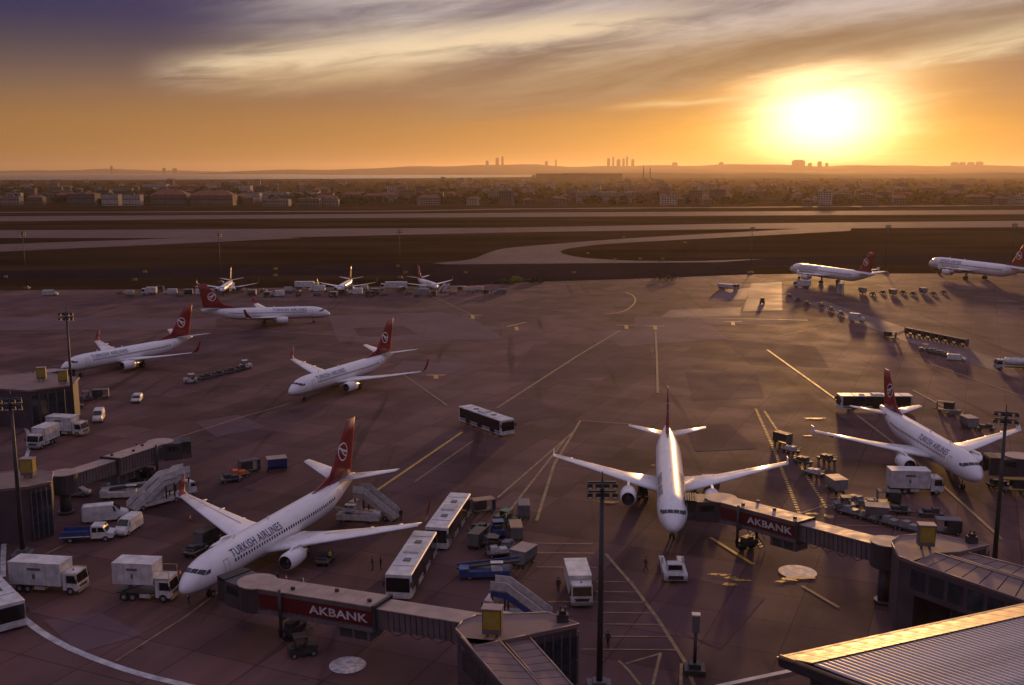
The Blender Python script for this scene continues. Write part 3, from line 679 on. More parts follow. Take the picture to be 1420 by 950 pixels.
# ================================================================== jet bridges and stand hubs
def frame_between(p, q):
    """matrix whose x axis runs p -> q, z up"""
    d = (q - p).normalized(); y = Vector((0, 0, 1)).cross(d).normalized(); z = d.cross(y)
    M = Matrix((d, y, z)).transposed().to_4x4(); M.translation = p; return M
def jet_bridge(label, rot, cab, zr, zc, cab_head, split=.45, panel=True, lettering=True, side=-1, wheel_at=.72, unit_at=.36, base=None):
    """rot, cab: ground positions of the two ends; zr, zc: floor heights there"""
    o = Vector((rot[0], rot[1], .03)); a = thing('jet_bridge', label, 'jet bridge', o)
    P = Vector((0, 0, zr)); Q = Vector((cab[0] - rot[0], cab[1] - rot[1], zc)); L = (Q - P).length; M = frame_between(P, Q) @ Matrix.Diagonal((1, .9, .80, 1))
    def P_(name, fn, m, par=a, kind=None):
        def g(mb): mb.M = M; fn(mb)
        return part(par, name, None, g, m, kind=kind)
    x1 = L * split
    inner = P_('inner_tunnel', lambda m: m.b(0, x1 + 1, -1.3, 1.3, .12, 2.55), BRIDGE)
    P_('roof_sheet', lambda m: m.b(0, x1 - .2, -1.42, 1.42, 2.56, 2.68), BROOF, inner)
    outer = P_('outer_tunnel', lambda m: (m.b(x1, L - 1.2, -1.55, 1.55, -.1, 2.85), m.b(x1, L - 1.2, -1.7, -1.56, -.25, .12), m.b(x1, L - 1.2, 1.56, 1.7, -.25, .12)), BRIDGE)
    P_('cladding_ribs', lambda m: [m.b(x - .035, x + .035, sg * 1.55 - .05, sg * 1.55 + .05, .14, .40 if panel else 2.8) for sg in (-1, 1) for x in [x1 + .5 + k * .62 for k in range(int((L - 2.2 - x1) / .62))]], BRIDGED, outer, 'stuff')
    P_('cladding_ribs', lambda m: [m.b(x - .035, x + .035, sg * 1.3 - .05, sg * 1.3 + .05, .16, 2.5) for sg in (-1, 1) for x in [.5 + k * .62 for k in range(int((x1 - .8) / .62))]], BRIDGED, inner, 'stuff')
    for k in range(5): P_('cable_loop', lambda m: (m.tube((x1 * .2 + k * x1 * .18, 1.0, .1), (x1 * .29 + k * x1 * .18, 1.0, -.55), .05, n=5), m.tube((x1 * .29 + k * x1 * .18, 1.0, -.55), (x1 * .38 + k * x1 * .18, 1.0, .1), .05, n=5)), CHARC, inner)
    P_('door', lambda m: m.b(L - 2.3, L - 1.4, side * 1.56 - .03, side * 1.56 + .03, .1, 2.3), BRIDGED, outer)
    n = 6; w = (L - 1.2 - x1) / n
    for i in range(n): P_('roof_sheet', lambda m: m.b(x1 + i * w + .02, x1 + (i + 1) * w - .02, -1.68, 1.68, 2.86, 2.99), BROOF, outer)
    P_('collar', lambda m: (m.b(x1 - .25, x1 + .1, -1.75, 1.75, 2.87, 3.1), m.b(x1 - .25, x1 + .1, -1.78, -1.56, -.2, 3.1), m.b(x1 - .25, x1 + .1, 1.56, 1.78, -.2, 3.1)), DARK, outer)
    for i in range(3): P_('roof_beacon', lambda m: m.box(x1 + 1 + i * (L - x1) * .3, .6 * (-1) ** i, 3.17, .35, .3, .36), DARK, outer)
    if panel:
        for sg in (-1, 1):
            for i in range(4):
                pw = (L - 1.6 - x1) / 4; P_('red_panel', lambda m: m.b(x1 + .25 + i * pw, x1 + .22 + (i + 1) * pw, min(sg * 1.56, sg * 1.61), max(sg * 1.56, sg * 1.61), .42, 2.3), BRED, outer)
        if lettering:
            v, f = text_mesh('AKBANK', 1.0, .035, 1.05); wd = max(p[0] for p in v)
            def let(m):
                # the lettering reads from the camera's side, near the rotunda end
                x_end = x1 + .7
                m.add([((x_end + (wd - p[0]) * 1.15) if side > 0 else (x_end + p[0] * 1.15), side * 1.63, .88 + p[1]) for p in v], f)
            P_('lettering', let, VWHITE, outer, 'stuff')
    # lift legs and wheel bogie
    xw = x1 + (L - x1) * wheel_at; c = M @ Vector((xw, 0, 0)); yv = (M.to_3x3() @ Vector((0, 1, 0)))
    def legs(m):
        for sg in (-1, 1):
            p = c + yv * 1.95 * sg; m.tube((p.x, p.y, .8), (p.x, p.y, c.z + 2.7), .18, n=10)
        p, q = c + yv * 1.95, c - yv * 1.95; m.tube((p.x, p.y, c.z - .35), (q.x, q.y, c.z - .35), .22, n=8); m.tube((p.x, p.y, .75), (q.x, q.y, .75), .28, n=8)
    lg = part(a, 'lift_legs', None, legs, DARK)
    ang = math.atan2(M[1][0], M[0][0])
    part(a, 'bogie', None, lambda m: (m.box(c.x, c.y, .95, 1.5, 2.6, .55, rz=ang), m.box(c.x, c.y, 1.4, .9, 1.4, .5, rz=ang)), DARK)
    for sg in (-1, 1):
        p = c + yv * .95 * sg; w_ = part(a, 'wheel', 'bogiewheel', lambda m: m.tube((0, -.28, 0), (0, .28, 0), .55, n=16), RUBBER, (p.x, p.y, .55), (0, 0, ang))
    # conditioning unit with two dark louvres slung under the tunnel
    xu = x1 + (L - x1) * unit_at * .5; u = P_('air_unit', lambda m: (m.b(xu - 1.9, xu + 1.9, -1.2, 1.2, -1.75, -.35), m.b(xu - 2.1, xu + 2.1, -1.0, 1.0, -.36, -.12)), MID)
    for i in (-1, 1): P_('louvre', lambda m: m.b(xu + i * .85 - .7, xu + i * .85 + .7, side * 1.2 - .03, side * 1.2 + .03, -1.6, -.55), CHARC, u)
    # service steps by the cab
    def steps(m):
        p = M @ Vector((L - 2.2, -side * 1.7, .2)); d = M.to_3x3() @ Vector((-1, 0, 0)); d.z = 0; d.normalize(); k = int(p.z / .25)
        for i in range(k):
            r = p + d * .28 * i; m.box(r.x, r.y, p.z - .25 * i, .27, .85, .04, rz=ang)
        e = p + d * .28 * k; yy = Vector((-d.y, d.x, 0)) * .45
        for s in (-1, 1): m.tube(p + yy * s, Vector((e.x, e.y, .1)) + yy * s, .05, n=5); m.tube(p + yy * s + Vector((0, 0, 1)), Vector((e.x, e.y, 1.1)) + yy * s, .035, n=5)
    part(a, 'service_steps', None, steps, DARK, kind='stuff')
    # cab: round turret, angled head and dark folding canopy
    C = Q; h = R(cab_head); hd = Vector((math.cos(h), math.sin(h), 0)); hy = Vector((-hd.y, hd.x, 0))
    cabp = part(a, 'cab', None, lambda m: m.prism([(C.x + 1.9 * math.cos(i * math.pi / 8), C.y + 1.9 * math.sin(i * math.pi / 8)) for i in range(16)], zc - .25, zc + 2.35), BRIDGED)
    def head(m):
        p = [C + hd * .5 - hy * 1.75, C + hd * 3.1 - hy * 1.75, C + hd * 3.1 + hy * 1.75, C + hd * .5 + hy * 1.75]; m.prism([(q.x, q.y) for q in p], zc - .3, zc + 2.3)
    part(cabp, 'cab_head', None, head, BRIDGED)
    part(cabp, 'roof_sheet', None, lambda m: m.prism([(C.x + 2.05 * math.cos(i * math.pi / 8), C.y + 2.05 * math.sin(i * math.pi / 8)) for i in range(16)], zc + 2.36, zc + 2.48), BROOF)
    part(cabp, 'cab_window', None, lambda m: m.add([C + hd * .9 + hy * side * 1.77 + Vector((0, 0, 1.1)), C + hd * 2.7 + hy * side * 1.77 + Vector((0, 0, 1.1)), C + hd * 2.7 + hy * side * 1.77 + Vector((0, 0, 1.9)), C + hd * .9 + hy * side * 1.77 + Vector((0, 0, 1.9))], [(0, 1, 2, 3)]), GLASS)
    for i in range(5):
        k = 3.12 + i * .3; e = 1.72 - .05 * i
        def fold(m):
            for (y0, y1, z0, z1) in ((-e, -e + .3, -.2, 2.4), (e - .3, e, -.2, 2.4), (-e, e, 2.05, 2.42)):
                p = [C + hd * k + hy * y0, C + hd * (k + .22) + hy * y0, C + hd * (k + .22) + hy * y1, C + hd * k + hy * y1]; m.prism([(q.x, q.y) for q in p], zc + z0, zc + z1)
        part(cabp, 'canopy_fold', None, fold, CHARC)
    # rotunda drum on a column
    dr = part(a, 'rotunda', None, lambda m: m.prism([(1.75 * math.cos(i * math.pi / 9), 1.75 * math.sin(i * math.pi / 9)) for i in range(18)], zr - .35, zr + 2.3), BRIDGED)
    part(dr, 'column', None, lambda m: (m.tube((0, 0, 0), (0, 0, zr - .35), .75, n=14), m.tube((0, 0, 0), (0, 0, .4), 1.1, n=14)), BRIDGED)
    part(dr, 'roof_sheet', None, lambda m: m.prism([(1.85 * math.cos(i * math.pi / 9), 1.85 * math.sin(i * math.pi / 9)) for i in range(18)], zr + 2.31, zr + 2.43), BROOF)
    return a

jet_bridge('jet bridge with dark red lettered panel docked at the left foreground airliner', (-1.2, 88.6), (-26.0, 101.0), 4.2, 2.7, 143, side=1)
jet_bridge('jet bridge with dark red lettered panel docked at the head-on airliner', (40.6, 107.6), (26.6, 127.6), 4.6, 3.0, 172, side=1, wheel_at=.66)
jet_bridge('jet bridge at the right frame edge docked at the airliner with the box truck', (89, 141), (74, 147.5), 4.4, 3.0, 176, side=1, panel=False)
jet_bridge('retracted grey jet bridge at the left, reaching towards the twin boarding stairs', tuple(G(92, 712))[:2], tuple(G(224, 656))[:2], 3.4, 2.6, 20, side=-1, panel=False)
jet_bridge('dark jet bridge at the left edge, docked at the far left airliner', tuple(G(-60, 580))[:2], tuple(G(72, 548))[:2], 4.2, 2.8, 40, side=-1, panel=False)

def pxpoly(pts, z): return [tuple(G(x, y, z))[:2] for x, y in pts]
def yellow_sign(label, px, py, zb, head):
    """a stand number box: grey case, bright yellow face with faint dark marks"""
    p = G(px, py, zb); a = thing('stand_sign', label, 'sign', p, head)
    part(a, 'case', 'sgcase', lambda m: (m.b(-.55, .55, -.8, .8, .35, 2.5), m.b(-.15, .15, -.5, -.3, 0, .36), m.b(-.15, .15, .3, .5, 0, .36)), BRIDGE)
    part(a, 'lid', 'sglid', lambda m: m.b(-.62, .62, -.87, .87, 2.51, 2.62), BROOF)
    f = part(a, 'face', 'sgface', lambda m: m.b(.551, .575, -.7, .7, .8, 2.4), SIGNY)
    for z in (1.25, 1.62, 1.98): part(f, 'mark', ('sgm', z), lambda m: m.b(.576, .582, -.5, .5, z - .06, z + .06), LBROWN)
    part(a, 'side_face', 'sgside', lambda m: m.b(-.5, .5, .801, .82, .8, 2.4), SIGNY)
    return a

# --- foreground hub (bottom centre)
def hub(label, roof, z, walks, facade, pans, cat='building'):
    r = pxpoly(roof, z); cx = sum(p[0] for p in r) / len(r); cy = sum(p[1] for p in r) / len(r)
    a = thing('stand_hub', label, cat, (cx, cy, .03)); L = lambda p: (p[0] - cx, p[1] - cy); rr = [L(p) for p in r]
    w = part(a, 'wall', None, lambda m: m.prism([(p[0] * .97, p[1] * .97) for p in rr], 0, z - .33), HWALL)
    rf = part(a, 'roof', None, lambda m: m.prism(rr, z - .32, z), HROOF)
    for i in range(len(rr)):
        p, q = Vector(rr[i] + (z,)), Vector(rr[(i + 1) % len(rr)] + (z,))
        part(rf, 'roof_edge', None, lambda m: m.tube(p + Vector((0, 0, .03)), q + Vector((0, 0, .03)), .07, n=5), BROOF)
    for q0, q1, q2, q3, dz in walks:
        P4 = [L(p) for p in pxpoly((q0, q1, q2, q3), z - dz)]
        # carry the walkway on beyond the frame
        k = part(a, 'walkway', None, lambda m: m.prism(P4, z - dz - 3.3, z - dz - .2), HWALL)
        e0, e1, e2, e3 = (Vector(p) for p in P4)
        n = 9
        for i in range(n):
            u0, u1 = i / n + .004, (i + 1) / n - .004
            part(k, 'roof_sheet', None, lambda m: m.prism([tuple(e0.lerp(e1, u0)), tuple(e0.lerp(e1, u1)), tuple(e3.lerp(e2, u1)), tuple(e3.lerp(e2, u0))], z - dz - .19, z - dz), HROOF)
        for s0, s1 in ((e0, e1), (e3, e2)):
            part(k, 'roof_edge', None, lambda m: m.tube((s0.x, s0.y, z - dz + .06), (s1.x, s1.y, z - dz + .06), .08, n=5), BROOF)
            d = (s1 - s0); nn = Vector((-d.y, d.x)).normalized() * .03; cen = (e0 + e1 + e2 + e3) / 4
            if ((s0 + s1) / 2 + nn - cen).length < ((s0 + s1) / 2 - cen).length: nn = -nn
            for i in range(8):
                u0, u1 = i / 8 + .012, (i + 1) / 8 - .012; p, q = s0.lerp(s1, u0) + nn, s0.lerp(s1, u1) + nn
                part(k, 'window_pane', None, lambda m: m.add([(p.x, p.y, z - dz - 2.7), (q.x, q.y, z - dz - 2.7), (q.x, q.y, z - dz - .7), (p.x, p.y, z - dz - .7)], [(0, 1, 2, 3)]), TGLASS)
        for u in (.25, .75):
            c = e0.lerp(e1, u).lerp(e3.lerp(e2, u), .5); part(k, 'column', None, lambda m: m.tube((c.x, c.y, 0), (c.x, c.y, z - dz - 3.3), .4, n=10), HWALL)
    f0, f1 = (Vector(L(p)) for p in pxpoly(facade, z)); d = (f1 - f0); nn = Vector((d.y, -d.x)).normalized()
    if nn.y > 0: nn = -nn
    for i in range(pans):
        for j in range(3):
            p, q = f0.lerp(f1, i / pans + .02) + nn * .06, f0.lerp(f1, (i + 1) / pans - .02) + nn * .06; z0, z1 = .5 + j * (z - 1.3) / 3, .4 + (j + 1) * (z - 1.3) / 3
            part(w, 'window_pane', None, lambda m: m.add([(p.x, p.y, z0), (q.x, q.y, z0), (q.x, q.y, z1), (p.x, p.y, z1)], [(0, 1, 2, 3)]), TGLASS)
    for i in range(pans + 1):
        p = f0.lerp(f1, i / pans) + nn * .04; part(w, 'mullion', None, lambda m: m.box(p.x, p.y, z / 2 - .1, .09, .16, z - .8), BRIDGE)
    return a
hub('flat-roofed stand hub at the bottom with two covered walkways running to the lower right', [(632, 873), (641, 862), (660, 854), (760, 850), (803, 866), (729, 882), (691, 890), (655, 898)], 8.0,
    [((640, 884), (716, 972), (768, 972), (692, 889), .0), ((697, 888), (770, 972), (812, 972), (731, 881), .35)], [(731, 883), (802, 868)], 6)
hub('flat-roofed stand hub at the right with a walkway running to the frame edge', [(1236, 752), (1246, 744), (1290, 740), (1371, 756), (1332, 766), (1294, 768), (1270, 781), (1246, 772)], 8.2,
    [((1262, 779), (1490, 858), (1490, 828), (1296, 767), .0), ((1300, 766), (1490, 826), (1490, 806), (1334, 765), .35)], [(1331, 767), (1371, 757)], 4)
hub('dark stand hub at the left edge beside the retracted jet bridge', [(-40, 668), (-10, 657), (40, 651), (74, 656), (71, 668), (40, 675), (-20, 681)], 7.2,
    [((-30, 700), (-140, 740), (-140, 716), (-36, 686), .0)], [(42, 676), (70, 669)], 4)
hub('dark stand hub at the left edge below the far left airliner', [(-60, 535), (-20, 522), (60, 516), (110, 524), (100, 534), (40, 542)], 7.2,
    [((-50, 548), (-160, 575), (-160, 556), (-60, 538), .0)], [(42, 543), (100, 535)], 5)
yellow_sign('yellow-faced stand sign box on the bottom hub roof', 683, 882, 8.0, 262)
yellow_sign('yellow-faced stand sign box on the right hub roof', 1283, 760, 8.2, 262)
yellow_sign('yellow-faced stand sign box standing on the left edge hub', 40, 662, 7.2, 270)
yellow_sign('yellow stand sign box left of its twin on the upper left hub', 58, 528, 7.2, 285)
yellow_sign('yellow stand sign box at the right end of the upper left hub roof', 88, 532, 7.2, 285)
def beacon(label, px, py, z):
    a = thing('roof_vent', label, 'vent', G(px, py, z)); part(a, 'housing', 'rvh', lambda m: (m.b(-.5, .5, -.4, .4, 0, .75), m.b(-.3, .3, -.25, .25, .75, 1.05)), DARK)
    part(a, 'pipe', 'rvp', lambda m: (m.tube((-.2, 0, 1), (-.2, 0, 1.5), .08), m.tube((.25, .1, 1), (.25, .1, 1.35), .1)), DARK); return a
beacon('small dark vent on the right corner of the bottom hub roof', 780, 862, 8.0); beacon('small dark vent on the right hub roof', 1347, 753, 8.2)
# yellow door post at the left hub
a = thing('yellow_post', 'tall yellow panel beside the left edge stand hub', 'panel', G(66, 738, 0)); part(a, 'panel', None, lambda m: m.b(-.4, .4, -.15, .15, 2.9, 6.5), YELL); part(a, 'leg', None, lambda m: m.b(-.12, .12, -.1, .1, 0, 2.9), DARK)

# --- terminal roof (bottom right)
def terminal():
    z0, z1 = 13.2, 14.6
    A, B = G(1077, 912, z0), G(1420, 837.5, z0); e = (B - A); e.z = 0; e.normalize(); n = Vector((e.y, -e.x, 0))   # e along the eave, n into the roof
    a = thing('terminal', 'terminal building corner with ribbed grey roof and sunlit eave, bottom right', 'building', (A.x, A.y, .03)); a.rotation_euler = (0, 0, math.atan2(e.y, e.x))
    W, Dp = 62.0, 40.0
    # local x along the eave, local -y into the roof
    part(a, 'wall', None, lambda m: m.b(2.0, W, -Dp, -1.2, 0, 12.2), HWALL)
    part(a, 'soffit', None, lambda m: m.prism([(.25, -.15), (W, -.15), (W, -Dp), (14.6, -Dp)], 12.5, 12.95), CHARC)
    ev = part(a, 'eave', None, lambda m: m.b(.1, W, -.16, -.02, 12.75, 13.2), BRIDGED)
    pw = 1.55
    for i in range(40):
        x = .25 + i * pw
        def sheet_(m):
            o = .0
            P = [(0, 0, 13.2), (pw - .07, 0, 13.2), (pw - .07 + .75, -2.5, 13.75), (.75, -2.5, 13.75)]
            m.add(P + [(p[0], p[1], p[2] - .12) for p in P], [(0, 1, 2, 3), (7, 6, 5, 4), (0, 4, 5, 1), (1, 5, 6, 2), (2, 6, 7, 3), (3, 7, 4, 0)])
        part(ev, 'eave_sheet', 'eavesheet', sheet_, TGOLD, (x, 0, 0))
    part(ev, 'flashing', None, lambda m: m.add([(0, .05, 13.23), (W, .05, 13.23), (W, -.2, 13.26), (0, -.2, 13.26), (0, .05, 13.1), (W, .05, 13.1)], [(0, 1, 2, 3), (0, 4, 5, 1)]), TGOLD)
    rf = part(a, 'roof', None, lambda m: m.add([(1.0, -2.62, 13.62), (W, -2.62, 13.62), (W, -Dp, 15.3), (12.2, -Dp, 15.3)], [(0, 1, 2, 3)]), CHARC)
    rw = .47; cnt = int((W - 1) / rw)
    for i in range(cnt):
        x = 1.0 + i * rw
        def rib(m):
            k = 11.2 / (Dp - 2.62); z = lambda y: 13.62 + (y - 2.62) * 1.68 / (Dp - 2.62); y0, y1 = 2.66, Dp
            # trough-and-crest sheet raked like the gable
            prof = [(0, .03), (.08, .09), (.23, .105), (.38, .09), (.45, .03)]
            P = [(px_ + (y - 2.62) * k, -y, z(y) + h) for y in (y0, y1) for px_, h in prof]
            m.add(P, [(j, j + 1, j + 6, j + 5) for j in range(4)] + [(0, 1, 2, 3, 4)])
        part(rf, 'roof_sheet', 'ribsheet', rib, TROOF, (x, 0, 0))
    part(a, 'gable_trim', None, lambda m: m.tube((.2, -.1, 13.25), (11.9, -Dp, 15.4), .17, n=6), TGOLD)
    part(a, 'gable_fascia', None, lambda m: m.add([(.1, -.1, 13.15), (11.8, -Dp, 15.3), (11.8, -Dp, 14.3), (.1, -.1, 12.6)], [(0, 1, 2, 3)]), CHARC)
terminal()

# ================================================================== light masts and posts
def mast(label, base, h, head=270, small=False, cat='light mast'):
    a = thing('light_mast', label, cat, (base.x, base.y, .03), head)
    k = ('mast', round(h, 1)); r = .30 if not small else .22
    part(a, 'pole', k + ('p',), lambda m: m.tube((0, 0, .5), (0, 0, h), r, r * .55, 12), DARK)
    part(a, 'base', k + ('b',), lambda m: (m.b(-1.1, 1.1, -1.1, 1.1, 0, .55), m.b(-.6, .6, -.6, .6, .55, .95)), MID)
    hd = part(a, 'headframe', k + ('h',), lambda m: (m.b(-.12, .12, -1.25, 1.25, h - .15, h), m.b(-.12, .12, -1.2, 1.2, h - .95, h - .8), m.b(-.75, .75, -.1, .1, h - .6, h - .45), m.tube((0, 0, h), (0, 0, h + .9), .05)), DARK)
    for y in (-1.1, -.37, .37, 1.1):
        for z in (h - .35, h - 1.2):
            f = part(hd, 'floodlight', 'flood', lambda m: m.box(.3, 0, 0, .32, .5, .5, top=.85, sh=.1), DARK, (0, y, z)); part(f, 'lens', 'floodlens', lambda m: m.b(.465, .485, -.2, .2, -.2, .16), LENS)
    return a
mast('tall dark light mast in the centre foreground, standing in front of the head-on airliner', G(831, 957), 19.6)
mast('dark light mast at the right edge in front of the right jet bridge', G(1378, 792), 19.2, 250)
mast('dark light mast at the left, rising before the far left airliner', G(103, 592), 21.2)
mast('dark light mast at the far left edge rising from the stand hub', G(32, 772), 19.8, 280)
for x, yb, yt, lb in ((555, 386, 318, 'thin far light mast above the right small jet of the far row'), (1041, 379, 314, 'thin far light mast left of the parked airliner with steps'), (1228, 379, 311, 'thin far light mast behind the parked airliner with steps'),
                  (306, 392, 322, 'thin far light mast above the left small jet of the far row'), (37, 400, 320, 'thin far light mast near the left frame edge'), (1402, 379, 309, 'thin far light mast near the right frame edge')):
    g = G(x, yb); mast(lb, g, CAM_H - (yt - HOR) * g.y / FPX, 270, True)
def post():
    g = G(963, 932); a = thing('guidance_post', 'short dark post with an upright box on top, bottom right of centre', 'post', (g.x, g.y, .03), 84)
    part(a, 'base', None, lambda m: (m.b(-.95, .95, -.95, .95, 0, .5), m.b(-.55, .55, -.55, .55, .5, .95)), CHARC); part(a, 'pole', None, lambda m: m.tube((0, 0, .9), (0, 0, 4.1), .16, n=10), DARK)
    b = part(a, 'box', None, lambda m: m.b(-.3, .3, -.33, .33, 4.0, 5.65), MID); part(b, 'lid', None, lambda m: m.b(-.36, .36, -.39, .39, 5.66, 5.78), DIRTY); part(b, 'display', None, lambda m: m.b(.301, .315, -.25, .25, 4.2, 5.5), GLASS)
post()

# ================================================================== vehicles (local +x is forward, origin on the ground)
def veh(name, label, cat, px, py, head, group=None, z=.03):
    g = G(px, py, z); return thing(name, label, cat, g, head, group)
def lamps(a, x, y, z, key, m=LENS):
    for s in (-1, 1): part(a, 'headlight', ('lamp', key), lambda q: q.b(-.03, .03, -.16, .16, -.1, .1), m, (x, s * y, z))

def bus(label, p, head, group='apron buses', z=.03):
    a = thing('apron_bus', label, 'bus', Vector((p[0], p[1], z)), head, group); L, W = 14.2, 2.96
    body = part(a, 'body', 'busb', lambda m: (m.loft([[(x, y * s, zz) for y, zz in ((-W / 2, .32), (-W / 2, 2.88), (-W / 2 + .1, 2.98), (W / 2 - .1, 2.98), (W / 2, 2.88), (W / 2, .32))] for x, s in ((-L / 2, .95), (-L / 2 + .25, 1), (L / 2 - .35, 1), (L / 2, .94))], False)), VWHITE)
    for s in (-1, 1):
        for i in range(6):
            x0 = -L / 2 + .45 + i * 2.22; part(body, 'window', ('busw', s), lambda m: m.b(0, 2.19, min(s * W / 2, s * (W / 2 + .02)), max(s * W / 2, s * (W / 2 + .02)), 1.0, 2.82), GLASS, (x0, 0, 0))
        for x0 in (-4.6, -.6, 3.4): part(body, 'door', ('busd', s), lambda m: m.b(0, 1.5, min(s * W / 2, s * (W / 2 + .03)), max(s * W / 2, s * (W / 2 + .03)), .4, 2.84), GLASS, (x0, 0, 0))
        part(body, 'skirt_stripe', ('buss', s), lambda m: m.b(-L / 2 + .4, L / 2 - .5, min(s * W / 2, s * (W / 2 + .015)), max(s * W / 2, s * (W / 2 + .015)), .62, .8), VBLUE)
        for x in (-4.1, 4.6): wheel(a, x, s * 1.28, .46, .3)
        part(body, 'mirror', ('busm', s), lambda m: m.b(L / 2 - .05, L / 2 + .3, s * 1.55 - .08, s * 1.55 + .08, 1.7, 2.3), CHARC)
    part(body, 'windscreen', 'buswf', lambda m: m.b(L / 2 - .01, L / 2 + .02, -1.33, 1.33, 1.0, 2.62), GLASS); part(body, 'rear_window', 'buswr', lambda m: m.b(-L / 2 - .02, -L / 2 + .01, -1.2, 1.2, 1.4, 2.5), GLASS)
    part(body, 'bumper', 'busbp', lambda m: m.b(L / 2 - .02, L / 2 + .1, -1.36, 1.36, .3, .62), VWHITE); lamps(body, L / 2 + .03, 1.05, .78, 'bus')
    for x, w in ((-3.2, 1.3), (2.6, 1.3)): part(body, 'roof_hatch', 'bush', lambda m: m.b(-.45, .45, -.4, .4, 2.98, 3.08), MID, (x, 0, 0))
    part(body, 'roof_unit', 'busac', lambda m: m.box(-.4, 0, 3.09, 2.1, 1.9, .22, top=.92), DIRTY); part(body, 'roof_seam', 'bussm', lambda m: (m.b(-5.2, -5.1, -1.2, 1.2, 2.98, 3.01), m.b(4.3, 4.4, -1.2, 1.2, 2.98, 3.01)), GREY)
    return a
def bus_between(label, rear, front, zroof=3.0):
    a, b = G(*rear, zroof), G(*front, zroof); d = b - a; c = (a + b) / 2; return bus(label, (c.x, c.y), math.degrees(math.atan2(d.y, d.x)))
bus_between('front of two white-roofed buses in line beside the left foreground airliner', (590, 736), (551, 798))
bus_between('rear of two white-roofed buses in line, touching wingtip of the left foreground airliner', (638, 684), (605, 731))
bus_between('single white-roofed bus crossing the empty middle of the apron', (648, 563), (701, 581))
bus_between('long dark-windowed bus behind the tail of the right airliner', (1258, 547), (1168, 547))
bus('white bus cut off by the bottom left frame edge', (-49.6 - 6.2, 102.2 + 3.6), 311)

def cab_over(a, x, m, key, w=2.3, h=2.5, l=1.75):
    """a forward-control cab whose rear wall is at x"""
    c = part(a, 'cab', ('cab', key, l, h), lambda q: q.xprism([(0, .55), (l, .55), (l + .02, 1.35), (l - .22, h), (0, h)], -w / 2, w / 2), m, (x, 0, 0))
    part(c, 'windscreen', ('cabws', l, h, w), lambda q: q.add([(l + .035, -w / 2 + .12, 1.42), (l + .035, w / 2 - .12, 1.42), (l - .18, w / 2 - .16, h - .14), (l - .18, -w / 2 + .16, h - .14)], [(0, 1, 2, 3)]), GLASS)
    for s in (-1, 1): part(c, 'side_window', ('cabsw', s, l, h, w), lambda q: q.add([(l * .28, s * (w / 2 + .012), 1.4), (l - .12, s * (w / 2 + .012), 1.4), (l - .28, s * (w / 2 + .012), h - .2), (l * .28, s * (w / 2 + .012), h - .2)], [(0, 1, 2, 3)]), GLASS)
    part(c, 'bumper', ('cabbp', l, w), lambda q: q.b(l - .05, l + .12, -w / 2, w / 2, .4, .72), GREY); part(c, 'grille', ('cabgr', l, w), lambda q: q.b(l + .01, l + .035, -w / 2 + .3, w / 2 - .3, .8, 1.15), CHARC)
    for s in (-1, 1):
        part(c, 'mirror', ('cabmr', s, l, w), lambda q: q.b(l - .1, l + .02, s * (w / 2 + .14) - .09, s * (w / 2 + .14) + .09, 1.45, 1.95), CHARC)
        part(c, 'door', ('cabdr', s, l, w), lambda q: q.b(l * .24, l * .26, s * (w / 2 + .008) - .008, s * (w / 2 + .008) + .008, .6, h - .15), MID)
    part(c, 'beacon', ('cabbc', l, h), lambda q: q.tube((l * .4, 0, h), (l * .4, 0, h + .2), .1, n=8), ORANGE)
    lamps(c, l + .06, w / 2 - .25, .92, 'cab')
    return c
